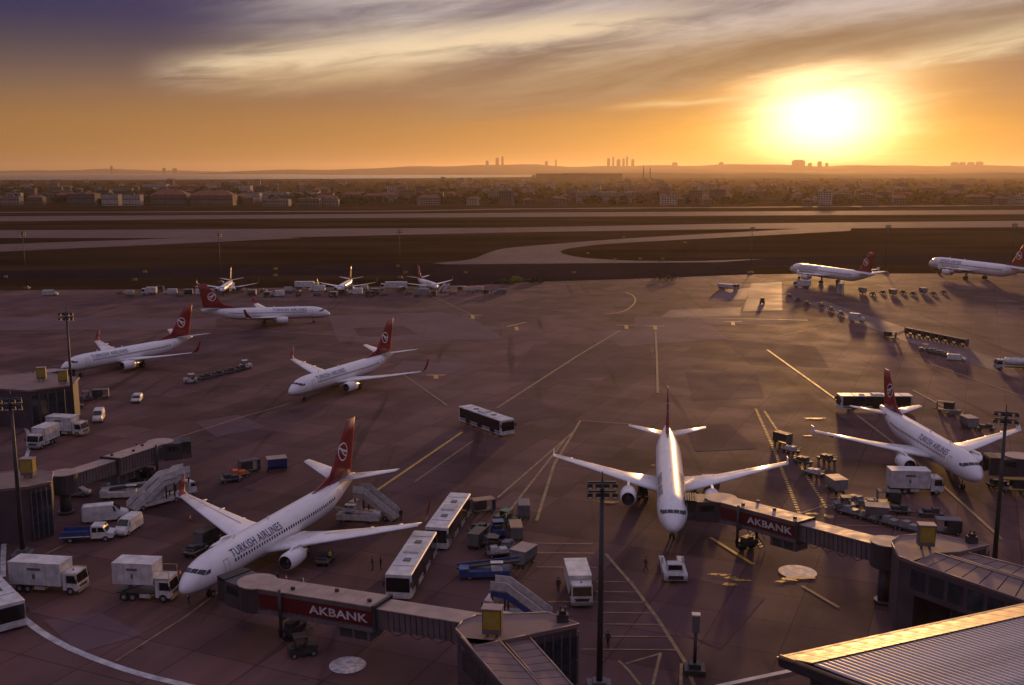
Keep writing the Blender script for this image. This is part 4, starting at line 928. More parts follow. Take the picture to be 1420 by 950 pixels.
def box_truck(label, px, py, head, lift=0.0, boxl=5.6, boxh=2.5, col=VWHITE, mark=True, cat='truck', group='box trucks', platform=True, rail=None):
    a = veh('box_truck', label, cat, px, py, head, group); L = boxl + 2.0; x0 = -L / 2; k = ('bt', boxl, boxh, lift)
    part(a, 'chassis', k + ('ch',), lambda m: (m.b(x0, L / 2 - 1.4, -.45, .45, .6, .85), m.b(x0 + .2, x0 + boxl, -1.0, 1.0, .86, .98)), CHARC)
    zb = 1.0 + lift; bx = part(a, 'box', k + ('bx', col.name), lambda m: (m.box(x0 + boxl / 2, 0, zb + boxh / 2, boxl, 2.5, boxh), m.box(x0 + boxl / 2, 0, zb + boxh + .05, boxl + .06, 2.56, .1)), col)
    for i in range(5): part(bx, 'rib', k + ('rib',), lambda m: [m.b(-.03, .03, s * 1.25 - .02, s * 1.25 + .02, zb + .1, zb + boxh - .1) for s in (-1, 1)], DIRTY, (x0 + .4 + i * (boxl - .8) / 4, 0, 0))
    if mark:
        for s in (-1, 1):
            part(bx, 'emblem', k + ('em', s), lambda m: (m.b(x0 + boxl * .36, x0 + boxl * .62, s * 1.27 - .01, s * 1.27 + .01, zb + boxh * .68, zb + boxh * .8), m.b(x0 + boxl * .46, x0 + boxl * .51, s * 1.27 - .01, s * 1.27 + .01, zb + boxh * .3, zb + boxh * .52)), MID)
    part(bx, 'rear_door', k + ('rd',), lambda m: m.b(x0 - .03, x0 - .005, -1.1, 1.1, zb + .1, zb + boxh - .1), DIRTY)
    if lift > .3: part(a, 'scissor_lift', k + ('sc',), lambda m: [m.tube((x0 + .8, s * .7, .98), (x0 + boxl - .8, s * .7, zb), .09, n=6) or m.tube((x0 + boxl - .8, s * .8, .98), (x0 + .8, s * .8, zb), .09, n=6) for s in (-1, 1)], DARK)
    cab_over(a, L / 2 - 1.85, col, 'bt' + col.name)
    if platform:
        pf = part(a, 'front_platform', k + ('pf',), lambda m: m.b(x0 + boxl, L / 2 - .2, -1.1, 1.1, zb + .65, zb + .75), DIRTY)
        part(pf, 'rail', k + ('pr',), lambda m: [(m.tube((x0 + boxl, s * 1.08, zb + 1.6), (L / 2 - .2, s * 1.08, zb + 1.6), .035, n=5), m.tube((L / 2 - .25, s * 1.08, zb + .7), (L / 2 - .25, s * 1.08, zb + 1.6), .035, n=5)) for s in (-1, 1)], rail or YELL, kind='stuff')
    for x in (x0 + 1.1, x0 + 2.1, L / 2 - 1.0):
        for s in (-1, 1): wheel(a, x, s * 1.0, .47, .3)
    part(a, 'tool_locker', k + ('tl',), lambda m: m.b(x0 + 2.9, x0 + 4.1, -1.15, 1.15, .45, .85), DIRTY)
    return a
box_truck('white box truck at the left, facing right above the cut-off bus', 70, 818, -8, boxl=6.2)
box_truck('raised white box truck beside the nose of the left foreground airliner', 205, 829, -6, lift=1.0, boxl=4.6, boxh=2.3)
box_truck('white box truck at upper left, facing right below the dark hub', 95, 603, -12, boxl=5.0, boxh=2.4)
box_truck('white box truck seen from the front at upper left', 60, 618, 262, boxl=4.2, boxh=2.3, mark=False)
box_truck('white box truck beside the nose of the right airliner', 1268, 683, -4, boxl=5.6)
box_truck('white truck facing the camera on the ruled stand right of the equipment', 802, 826, 273, boxl=5.2, boxh=1.9, mark=False)
box_truck('pale box truck in the far row left of the middle small jet', 426, 401, 2, boxl=7.5, boxh=2.0, mark=False, platform=False)
box_truck('pale box truck in the far row right of the middle small jet', 546, 402, 180, boxl=8.5, boxh=2.1, mark=False, platform=False)
box_truck('white box truck at the far left end of the far row', 207, 409, 184, boxl=3.6, boxh=1.9, mark=False, platform=False)
box_truck('white box truck under the sunlit wing of the far right parked airliner', 1112, 399, 150, boxl=4.5, boxh=2.0, mark=False)

def van(label, px, py, head, col=VWHITE, L=4.9, h=2.0, cat='van', group='vans', name='van'):
    a = veh(name, label, cat, px, py, head, group); k = ('van', L, h, col.name); W = 1.85
    def shell(m):
        st = [(-L / 2, .45, .92, h * .92), (-L / 2 + .2, .35, 1, h), (L * .16, .35, 1, h), (L * .34, .35, .97, h * .62), (L / 2 - .15, .35, .95, h * .52), (L / 2, .45, .86, h * .40)]
        m.loft([[(x, -W / 2 * s, z0), (x, -W / 2 * s, z0 + (z1 - z0) * .55), (x, -W / 2 * s * .86, z1 - .06), (x, -W / 2 * s * .7, z1), (x, W / 2 * s * .7, z1), (x, W / 2 * s * .86, z1 - .06), (x, W / 2 * s, z0 + (z1 - z0) * .55), (x, W / 2 * s, z0)] for x, z0, s, z1 in st], False)
    b = part(a, 'body', k, shell, col)
    part(b, 'windscreen', k + ('ws',), lambda m: m.add([(L * .33, -.76, h * .655), (L * .33, .76, h * .655), (L * .185, .66, h * .965), (L * .185, -.66, h * .965)], [(0, 1, 2, 3)]), GLASS)
    for s in (-1, 1):
        for x0, x1 in ((-L * .44, -L * .2), (-L * .18, 0), (.04 * L, L * .2)):
            part(b, 'side_window', k + ('sw', s, x0), lambda m: m.add([(x0, s * W * .488, h * .60), (x1 + (.25 if x1 > .5 else 0), s * W * .488, h * .60), (x1, s * W * .445, h * .90), (x0, s * W * .445, h * .90)], [(0, 1, 2, 3)]), GLASS)
        for x in (-L * .31, L * .31): wheel(a, x, s * .8, .34, .22)
    part(b, 'rear_window', k + ('rw',), lambda m: m.add([(-L / 2 - .01, -.65, h * .6), (-L / 2 - .01, .65, h * .6), (-L / 2 + .02, .6, h * .88), (-L / 2 + .02, -.6, h * .88)], [(0, 1, 2, 3)]), GLASS)
    part(b, 'bumper', k + ('bp',), lambda m: m.b(L / 2 - .1, L / 2 + .06, -.8, .8, .3, .52), MID); lamps(b, L / 2 - .02, .6, h * .38, 'van')
    return a
van('white van parked facing the camera beside the upper left box trucks', 137, 583, 285, h=2.1)
van('tiny white car alone on the apron below the far left airliner', 190, 557, 280, L=3.8, h=1.5, cat='car', name='car')
van('white minibus facing right below the retracted jet bridge', 147, 722, 18, L=5.8, h=2.4)
van('white van facing the camera right of the blue-bed pickup', 178, 737, 262, h=2.0)
van('grey car in the shade under the retracted jet bridge', 104, 688, 10, GREY, 4.3, 1.5, 'car', name='car')
van('white van in the far row below the left small jet', 385, 411, 200, L=5.2, h=2.3)
van('white van of the far row between the two pale trucks', 493, 408, 180, L=5.4, h=2.4)
van('small white car at the end of the dolly train on the right', 1326, 500, 335, L=4.4, h=1.6, cat='car', name='car')
van('dusty van at the left end of the far row', 70, 410, 5, DIRTY, 5.5, 2.2)
van('pale van in the far row between the left truck and jet', 236, 408, 190, DIRTY, 5.2, 2.1)
van('dark van in the far row right of the right small jet', 693, 408, 200, MID, 5.0, 2.0)

def pickup(label, px, py, head):
    a = veh('pickup', label, 'pickup', px, py, head)
    part(a, 'chassis', None, lambda m: m.b(-3.2, 2.8, -.5, .5, .45, .75), CHARC)
    bed = part(a, 'flatbed', None, lambda m: (m.b(-3.3, .35, -1.05, 1.05, .9, 1.05), m.b(-3.3, .35, -1.05, -.98, 1.05, 1.5), m.b(-3.3, .35, .98, 1.05, 1.05, 1.5), m.b(.28, .35, -.98, .98, 1.05, 1.6)), VBLUE)
    part(bed, 'edge_strip', None, lambda m: [m.b(-3.32, .35, s * 1.08 - .025, s * 1.08 + .025, .78, .9) for s in (-1, 1)], VWHITE)
    c = part(a, 'cab', None, lambda m: m.xprism([(.42, .5), (3.1, .5), (3.15, 1.1), (2.4, 1.25), (1.9, 2.05), (.5, 2.1), (.42, 1.9)], -.95, .95), VWHITE)
    part(c, 'windscreen', None, lambda m: m.add([(2.40, -.8, 1.3), (2.40, .8, 1.3), (1.96, .75, 2.0), (1.96, -.75, 2.0)], [(0, 1, 2, 3)]), GLASS)
    for s in (-1, 1):
        for x0, x1 in ((.6, 1.2), (1.3, 2.0)): part(c, 'side_window', None, lambda m: m.add([(x0, s * .962, 1.3), (x1 + (.2 if x1 > 1.5 else 0), s * .962, 1.3), (x1 - .05, s * .962, 1.9), (x0, s * .962, 1.9)], [(0, 1, 2, 3)]), GLASS)
        for x in (-2.1, 2.2): wheel(a, x, s * .85, .38, .24)
    lamps(c, 3.16, .7, .9, 'pk'); return a
pickup('pickup with blue flatbed and white double cab at the left', 124, 749, 8)

def tug(label, px, py, head, col=VWHITE, group='baggage tractors', name='baggage_tractor'):
    a = veh(name, label, 'tractor', px, py, head, group); k = ('tug', col.name)
    b = part(a, 'body', k, lambda m: (m.b(-1.4, 1.4, -.72, .72, .32, .85), m.xprism([(.25, .85), (1.4, .85), (1.35, 1.12), (.25, 1.2)], -.7, .7), m.b(-1.4, -.8, -.7, .7, .85, 1.05)), col)
    part(a, 'seat', 'tugs', lambda m: (m.b(-.7, -.2, -.5, .5, .85, 1.1), m.b(-.78, -.66, -.5, .5, 1.1, 1.55)), CHARC)
    c = part(a, 'cab_roof', k + ('r',), lambda m: m.b(-.9, .45, -.72, .72, 1.98, 2.06), col); part(c, 'roof_posts', 'tugp', lambda m: [m.b(x - .03, x + .03, s * .68 - .03, s * .68 + .03, 1.0, 1.98) for x in (-.82, .36) for s in (-1, 1)], CHARC, kind='stuff')
    part(c, 'windscreen', 'tugw', lambda m: m.b(.39, .42, -.62, .62, 1.22, 1.92), GLASS)
    for x in (-.9, .95):
        for s in (-1, 1): wheel(a, x, s * .66, .32, .22)
    lamps(b, 1.41, .5, .62, 'tug'); return a
def dolly(label, px, py, head, kind='flat', group='baggage dollies', col=CHARC, load=None):
    a = veh('dolly', label, 'trailer', px, py, head, group)
    part(a, 'frame', 'dof', lambda m: (m.b(-1.6, 1.6, -.78, .78, .42, .54), m.b(-1.5, 1.5, -.1, .1, .3, .42)), DARK); part(a, 'towbar', 'dot', lambda m: m.tube((1.55, 0, .45), (2.5, 0, .38), .05, n=6), DARK)
    for x in (-1.1, 1.1):
        for s in (-1, 1): wheel(a, x, s * .62, .25, .16)
    if kind == 'cart':
        part(a, 'roof', ('docr', col.name), lambda m: m.box(0, 0, 2.02, 3.2, 1.62, .1, top=.94), col); part(a, 'end_wall', 'doce', lambda m: m.b(-1.58, -1.54, -.76, .76, .54, 1.97), MID); part(a, 'front_wall', 'docf', lambda m: m.b(1.54, 1.58, -.76, .76, .54, 1.97), MID)
        part(a, 'curtain', 'docc', lambda m: [m.b(-1.5, .3, s * .74 - .015, s * .74 + .015, .7, 1.95) for s in (-1, 1)], CHARC, kind='stuff')
    elif kind == 'box':
        c = part(a, 'container', ('dobx', col.name), lambda m: m.loft([[(-1.5, y, z), (1.5, y, z)] for y, z in ((-.75, .56), (-1.05, 1.05), (-1.05, 2.15), (1.05, 2.15), (1.05, 1.05), (.75, .56))], False, False, False, False), col)
        part(c, 'end_panel', ('doep', col.name), lambda m: [m.add([(x, y, z) for y, z in ((-.75, .56), (-1.05, 1.05), (-1.05, 2.15), (1.05, 2.15), (1.05, 1.05), (.75, .56))], [tuple(range(6))]) for x in (-1.48, 1.48)], GREY); part(c, 'lid', 'dold', lambda m: m.b(-1.55, 1.55, -1.1, 1.1, 2.16, 2.24), BROOF)
    else:
        part(a, 'deck', 'dod', lambda m: m.b(-1.55, 1.55, -.8, .8, .55, .62), MID); part(a, 'end_rail', 'dor', lambda m: (m.tube((-1.5, -.75, 1.1), (-1.5, .75, 1.1), .03, n=5), m.tube((-1.5, -.75, .6), (-1.5, -.75, 1.1), .03, n=5), m.tube((-1.5, .75, .6), (-1.5, .75, 1.1), .03, n=5)), GREY, kind='stuff')
        if load: part(a, 'load', ('dol', load.name), lambda m: (m.box(-.6, .1, .95, .9, 1.1, .65, top=.9), m.box(.5, -.1, .85, 1.0, 1.2, .45, top=.9), m.box(-.05, 0, .8, .4, .9, .35)), load)
    return a
def train(n, p0, p1, labels, kind='flat', group=None, **k):
    h = G(*p1) - G(*p0); hd = math.degrees(math.atan2(h.y, h.x))
    for i in range(n):
        u = i / max(1, n - 1); dolly(labels[min(i, len(labels) - 1)], p0[0] + (p1[0] - p0[0]) * u, p0[1] + (p1[1] - p0[1]) * u, hd, kind, group, **k)

# dolly train left of the taxiing airliner
tug('tractor leading the dark dolly train left of the taxiing airliner', 264, 531, 205, DIRTY)
train(4, (334, 514), (284, 526), ['last dolly of the dark train left of the taxiing airliner', 'third dolly of the dark train left of the taxiing airliner', 'second dolly of the dark train left of the taxiing airliner', 'first dolly behind the tractor left of the taxiing airliner'], load=CHARC, group='dark dolly train')
tug('pale tractor at the right end of the dark dolly train', 341, 511, 20, VWHITE)
dolly('left cart of the loose pair above the left foreground airliner', 321, 668, 30, 'flat', None, load=CHARC); dolly('right cart of the loose pair above the left foreground airliner', 346, 655, 35, 'cart', None, col=CHARC); dolly('single dark blue cart right of the loose pair', 384, 653, 20, 'box', None, col=PBLUE)
dolly('orange-loaded dolly between the loose carts', 332, 662, 30, 'flat', None, load=ORANGE)
# equipment right of the twin buses
dolly('cart with a sunlit tan roof right of the rear bus', 670, 711, 20, 'cart', None, col=LBROWN); dolly('upright dark cart at the top right of the equipment group', 726, 716, 92, 'cart', None, col=MID)
tug('green tractor in the equipment group right of the buses', 700, 727, 150, GREEN); dolly('tan-roofed cart below the green tractor', 715, 747, 95, 'cart', None, col=LBROWN)
tug('blue tractor in the middle of the equipment group', 690, 742, 100, VBLUE); dolly('loaded dolly left of the blue tractor', 679, 754, 70, 'flat', None, load=MID); dolly('flat dolly with pale load at the bottom of the equipment group', 692, 771, 15, 'flat', None, load=DIRTY)
dolly('large pale-lidded container cart beside the blue belt loader', 726, 783, 60, 'box', None, col=MID)
tug('dark tractor touching the left side of the equipment group', 684, 765, 80, CHARC)

def belt_loader(label, px, py, head, col):
    a = veh('belt_loader', label, 'belt loader', px, py, head, None); k = ('bl', col.name)
    b = part(a, 'body', k, lambda m: (m.b(-3.1, 2.8, -1.0, 1.0, .35, 1.05), m.b(-3.1, -2.0, -1.0, 1.0, 1.05, 1.35)), col)
    part(a, 'conveyor', k + ('c',), lambda m: m.xprism([(-3.4, 1.0), (3.9, 1.75), (3.9, 1.95), (-3.4, 1.2)], -.15, .75), CHARC); part(a, 'side_rail', k + ('r',), lambda m: m.xprism([(-3.4, 1.0), (3.9, 1.7), (3.9, 2.15), (-3.4, 1.4)], .76, .86), col)
    c = part(a, 'cab', k + ('cb',), lambda m: (m.b(.6, 1.9, -.93, -.2, .9, 1.5), m.b(.5, 1.95, -.96, -.18, 1.95, 2.03)), VWHITE); part(c, 'windscreen', 'blw', lambda m: m.b(1.86, 1.89, -.9, -.25, 1.5, 1.95), GLASS)
    part(b, 'skirt', k + ('s',), lambda m: [m.b(-2.4, 1.2, s * .97 - .015, s * .97 + .015, .4, .58) for s in (-1, 1)], VWHITE)
    for x in (-1.9, 1.8):
        for s in (-1, 1): wheel(a, x, s * .85, .36, .24)
    return a
belt_loader('long blue belt loader below the equipment group, parked side-on', 674, 800, 3, VBLUE); belt_loader('yellow and white belt loader under the tail of the left foreground airliner', 497, 722, 172, DIRTY)
belt_loader('flat white belt loader in shade below the retracted jet bridge', 172, 690, 8, VWHITE)

def stairs(label, px, py, head, h=3.4, col=VWHITE, side=DIRTY, truck=True, group='boarding stairs'):
    """boarding stairs: the top landing lies forward (+x), the foot behind"""
    a = veh('boarding_stairs', label, 'stairs', px, py, head, group); k = ('st', h, col.name, side.name); n = 15; run = h * 1.35
    fl = part(a, 'flight', k, lambda m: m.xprism([(-run, .35), (0, h - .1), (1.7, h - .13), (1.7, h - .7), (.1, h - .85), (-run + .5, .05)], -.88, .88), side)
    for i in range(n):
        u = (i + .5) / n; part(fl, 'step', k + ('s',), lambda m: m.b(-.17, .17, -.83, .83, -.02, .03), GREY, (-run + run * u, 0, .35 + (h - .3) * u))
    for s in (-1, 1):
        part(fl, 'balustrade', k + ('b', s), lambda m: m.xprism([(-run - .1, .45), (0, h + .02), (1.7, h + .02), (1.7, h + .95), (0, h + .95), (-run - .1, 1.3)], s * .9 - .03, s * .9 + .03), col)
    part(a, 'landing', k + ('l',), lambda m: m.b(0, 1.8, -.95, .95, h - .12, h), GREY)
    part(a, 'legs', k + ('g',), lambda m: [m.b(x - .08, x + .08, s * .7 - .08, s * .7 + .08, .5, h - .1) for x in (.2, 1.5) for s in (-1, 1)], DARK, kind='stuff')
    ch = part(a, 'chassis', k + ('c',), lambda m: m.b(-run + .6, 2.2, -.9, .9, .4, .75), side)
    if truck: cab_over(a, 1.4, col, 'st' + col.name, 1.9, 2.1, 1.2)
    for x in (-run + 1.4, 1.6):
        for s in (-1, 1): wheel(a, x, s * .8, .36, .24)
    return a
stairs('left of two parked white boarding stairs by the starboard wingtip', 226, 698, 48, 3.6, truck=False, group=None); stairs('right of two parked white boarding stairs by the starboard wingtip', 246, 690, 48, 3.6, group=None)
stairs('pale boarding stairs at the rear door of the left foreground airliner', 510, 716, 158, 3.4, DIRTY, BROOF, group=None)
stairs('white boarding stairs with blue sides behind the bottom hub', 705, 857, 165, 3.3, DIRTY, VBLUE, group=None)
stairs('grey boarding stairs reaching up to the far right parked airliner', 1166, 407, 65, 3.6, VWHITE, DIRTY, False, group=None)

def pushback(label, px, py, head):
    a = veh('pushback_tug', label, 'aircraft tug', px, py, head)
    b = part(a, 'body', None, lambda m: (m.xprism([(-.6, .35), (2.9, .35), (2.95, .9), (2.7, 1.15), (-.6, 1.2)], -1.35, 1.35), m.b(-3.0, -.6, -1.35, -.75, .35, 1.1), m.b(-3.0, -.6, .75, 1.35, .35, 1.1)), DIRTY)
    c = part(a, 'cab', None, lambda m: m.box(1.35, 0, 1.55, 1.5, 1.9, .75, top=.85), DIRTY); part(c, 'windscreen', None, lambda m: m.add([(2.09, -.8, 1.3), (2.09, .8, 1.3), (2.02, .74, 1.85), (2.02, -.74, 1.85)], [(0, 1, 2, 3)]), GLASS); part(c, 'rear_window', None, lambda m: m.add([(.61, -.8, 1.3), (.61, .8, 1.3), (.68, .74, 1.85), (.68, -.74, 1.85)], [(0, 1, 2, 3)]), GLASS)
    part(b, 'grille', None, lambda m: m.b(2.93, 2.97, -.85, .85, .5, .95), CHARC); lamps(b, 2.95, 1.1, .7, 'pb')
    for s in (-1, 1): part(b, 'corner_light', None, lambda m: m.b(-.75, -.5, s * 1.2 - .14, s * 1.2 + .14, 1.2, 1.9), VWHITE)
    for x in (-2.1, 2.0):
        for s in (-1, 1): wheel(a, x, s * 1.2, .5, .36)
    return a
pushback('pushback tug facing the camera under the nose of the head-on airliner', 933, 796, 268)
tug('dark tractor beside the engine of the head-on airliner', 891, 690, 265, CHARC)
dolly('dark dolly beside the engine of the left foreground airliner', 452, 780, 80, 'flat', None, load=CHARC)

# carts along the dashed lane right of the head-on airliner
dolly('top cart of the row on the dashed yellow lane', 1085, 616, 122, 'cart', None, col=CHARC); dolly('second cart of the row on the dashed yellow lane', 1113, 643, 122, 'flat', None, load=CHARC)
dolly('flat pale cart third down the dashed yellow lane', 1128, 660, 125, 'flat', None, load=DIRTY); dolly('grey-sided container cart at the lower end of the dashed lane', 1159, 682, 100, 'box', None, col=GREY)
dolly('left loose cart behind the right airliner', 1311, 571, 150, 'cart', None, col=CHARC); dolly('pale-lidded container cart between loose carts behind the right airliner', 1343, 594, 95, 'box', None, col=MID); dolly('right loose flat dolly behind the right airliner', 1366, 597, 175, 'flat', None, load=CHARC)
dolly('small dark dolly left of the pale-lidded container behind the right airliner', 1324, 577, 150, 'flat', None, load=MID)
# pallet dollies behind the right bridge
train(4, (1180, 715), (1262, 737), ['pallet dolly farthest left behind the right jet bridge', 'second pallet dolly from the left behind the right jet bridge', 'third pallet dolly from the left behind the right jet bridge', 'pallet dolly nearest the right hub sign'], load=GREY)
dolly('left pallet dolly of the upper row behind the right jet bridge', 1200, 704, 170, 'flat', None, load=MID); dolly('right pallet dolly of the upper row behind the right jet bridge', 1246, 712, 170, 'flat', None, load=CHARC); dolly('dark cart right of the right hub sign', 1314, 740, 170, 'cart', None, col=MID)
tug('small tractor at the head of the pallet dollies behind the right bridge', 1170, 708, 175, MID)
# far right
box_truck('flat truck with a sunlit yellow box left of the far right airliners', 1010, 402, 320, boxl=6.5, boxh=1.2, col=DIRTY, mark=False, platform=False)
tug('tractor with its shadow left of the far right parked airliner', 1057, 421, 265, CHARC)
train(3, (1094, 412), (1119, 423), ['left dolly of the upper short train on the right', 'middle dolly of the upper short train on the right', 'right dolly of the upper short train on the right'], load=CHARC)
train(3, (1139, 425), (1166, 437), ['left dolly of the lower short train on the right', 'middle dolly of the lower short train on the right', 'right dolly of the lower short train on the right'], load=MID)
van('dark-windowed van leading the two short dolly trains on the right', 1188, 446, 320, DIRTY, 5.0, 2.6)
dolly('single small cart between the short trains and long train', 1234, 470, 320, 'cart', None, col=MID)
train(7, (1262, 465), (1334, 480), ['first dolly from the left in the long train at right', 'second dolly from the left in the long train at right', 'third dolly from the left in the long train at right', 'fourth dolly from the left in the long train at right', 'fifth dolly from the left in the long train at right', 'sixth dolly from the left in the long train at right', 'last dolly at the right end of the long train'], 'cart', col=CHARC)
tug('tractor at the left of the lower train beside the long train', 1282, 488, 160, MID)
train(3, (1296, 491), (1316, 496), ['left dolly of the train next to the small white car', 'middle dolly of the train next to the small white car', 'right dolly of the train next to the small white car'], load=MID)
for i, x in enumerate(range(1196, 1322, 14)):
    dolly('one of the row of pallet dollies under the far right airliner', x, 407 + (i % 2) * 2, 95, 'box' if i % 3 == 0 else 'flat', 'dolly row under the far right airliner', col=MID, load=CHARC)
def tanker(label, px, py, head):
    a = veh('tanker_truck', label, 'tanker', px, py, head); part(a, 'chassis', None, lambda m: m.b(-4.5, 3, -.5, .5, .6, .9), CHARC)
    t = part(a, 'tank', None, lambda m: m.loft([[(x, 1.2 * s * math.cos(i * math.pi / 8), 2.0 + .95 * s * math.sin(i * math.pi / 8)) for i in range(16)] for x, s in ((-4.6, .6), (-4.4, .95), (-4.2, 1), (2.2, 1), (2.4, .95), (2.6, .6))]), VWHITE); part(t, 'hatch', None, lambda m: [m.tube((x, 0, 2.9), (x, 0, 3.1), .3, n=10) for x in (-3, -1, 1)], GREY, kind='stuff')
    cab_over(a, 2.8, VWHITE, 'tk')
    for x in (-3.4, -2.3, 3.6):
        for s in (-1, 1): wheel(a, x, s * 1.0, .48, .3)
tanker('white tanker truck cut off by the right frame edge', 1408, 513, 170)
tug('grey tractor under the upper left hub', 118, 556, 200, MID); dolly('dark cart right of the tractor under the upper left hub', 140, 553, 15, 'cart', None, col=MID); dolly('dark flat dolly below the left hub edge', 104, 566, 20, 'flat', None, load=CHARC)
tug('dark tractor under the left jet bridge lettering', 420, 908, 20, CHARC)
for x, y, l in ((168, 408, 'dark dolly of the far row left of the white truck'), (455, 406, 'dolly of the far row below the middle small jet'), (476, 409, 'second dolly of the far row below the middle small jet'), (520, 408, 'dolly of the far row right of the white van'), (566, 408, 'dolly of the far row left of the right small jet'), (578, 411, 'second dolly of the far row left of the right small jet'), (652, 406, 'dolly of the far row right of the right small jet'), (350, 410, 'dolly of the far row beside the left small jet'), (262, 409, 'dolly of the far row left of the left small jet')):
    dolly(l, x, y, random.choice((0, 10, 170, 90)), random.choice(('flat', 'cart', 'box')), None, col=random.choice((MID, DIRTY, CHARC)), load=MID)

for x, y, h, k_, c_, l_, lab in ((272, 768, 70, 'flat', CHARC, CHARC, 'dark loaded dolly nearest the raised box truck behind the left foreground airliner'), (287, 755, 65, 'cart', CHARC, None, 'dark roofed cart behind the forward fuselage of the left foreground airliner'), (300, 742, 60, 'flat', MID, CHARC, 'dark dolly below the starboard wing root of the left foreground airliner'),
    (120, 668, 20, 'cart', MID, None, 'first dark cart from the left under the retracted jet bridge'), (142, 665, 20, 'flat', MID, CHARC, 'loaded dolly under the middle of the retracted jet bridge'), (164, 676, 15, 'flat', MID, MID, 'flat dolly above the flat white belt loader'), (190, 668, 30, 'cart', CHARC, None, 'dark cart between retracted jet bridge and twin stairs'),
    (664, 738, 60, 'flat', MID, CHARC, 'dark dolly between the front bus and the equipment group'), (704, 762, 85, 'flat', MID, MID, 'flat dolly left of the large pale-lidded container cart'), (662, 757, 70, 'cart', CHARC, None, 'dark roofed cart at the left edge of the equipment group'), (712, 732, 95, 'flat', MID, CHARC, 'small loaded dolly beside the green tractor'),
    (1215, 722, 165, 'box', MID, None, 'container dolly in the middle of the pallets behind the right bridge'), (1232, 700, 170, 'cart', CHARC, None, 'dark roofed cart above the pallets behind the right bridge'), (1186, 698, 120, 'flat', MID, MID, 'flat dolly at the upper left of the right bridge pallets'), (1290, 716, 170, 'flat', MID, CHARC, 'dark dolly behind the right hub sign'),
    (1384, 676, 10, 'flat', MID, CHARC, 'dark dolly under the jet bridge at the right frame edge'), (1404, 682, 170, 'cart', MID, None, 'dark cart under the jet bridge at the right frame edge'), (1146, 640, 120, 'flat', MID, CHARC, 'single dolly right of the cart row on the dashed lane'), (1096, 628, 122, 'flat', MID, DIRTY, 'pale loaded dolly between the first carts of the dashed lane'),
    (1000, 700, 120, 'flat', MID, CHARC, 'dark dolly beyond the jet bridge of the head-on airliner'), (985, 682, 90, 'box', DIRTY, None, 'pale container cart beside the port engine of the head-on airliner')):
    dolly(lab, x, y, h, k_, None, col=c_, load=l_)
rr = random.Random(4)
for i, (x, y) in enumerate(((180, 411), (222, 404), (248, 411), (275, 404), (292, 409), (333, 405), (366, 405), (372, 412), (400, 406), (414, 410), (440, 410), (462, 412), (505, 403), (512, 411), (533, 410), (556, 405), (588, 404), (600, 411), (628, 409), (640, 404), (665, 405), (676, 409))):
    w_ = ('pale-lidded container trailer', 'roofed dark cart', 'loaded flat trailer', 'pale-roofed cart')[i % 4]; c_ = ('left', 'middle', 'right')[min(2, i // 8)]
    dolly('%s standing in the %s third of the crowded far row' % (w_, c_), x, y, rr.choice((0, 12, 168, 90, 60)), ('box', 'cart', 'flat', 'cart')[i % 4], 'far row equipment', col=(DIRTY, CHARC, MID, DIRTY)[i % 4], load=(MID, DIRTY)[i % 2])
for x, y, h, l in ((320, 404, 80, 'pale steps beside the left small jet of the far row'), (486, 405, 100, 'pale steps beside the middle small jet of the far row'), (618, 405, 60, 'pale steps beside the right small jet of the far row')): stairs(l, x, y, h, 2.4, VWHITE, DIRTY, False, None)
van('white minibus in the crowded far row left of the middle small jet', 440, 404, 178, L=6.2, h=2.5); van('grey minibus in the crowded far row by the right small jet', 590, 409, 2, GREY, 6.0, 2.4); van('white van in the far row next to the left small jet', 282, 409, 0, L=5.4, h=2.3)

def cone(label, px, py):
    a = veh('traffic_cone', label, 'cone', px, py, 0, 'traffic cones'); part(a, 'cone', 'cn', lambda m: m.tube((0, 0, .04), (0, 0, .78), .2, .04, 12), ORANGE); part(a, 'foot', 'cnf', lambda m: m.b(-.25, .25, -.25, .25, 0, .05), CHARC); part(a, 'sleeve', 'cns', lambda m: m.tube((0, 0, .38), (0, 0, .55), .137, .1, 12), VWHITE)
cone('orange cone below the starboard wingtip of the left foreground airliner', 264, 722); cone('orange cone in front of the engine of the left foreground airliner', 397, 806); cone('orange cone beside the raised box truck', 250, 800); cone('orange cone right of the engine of the left foreground airliner', 446, 783)

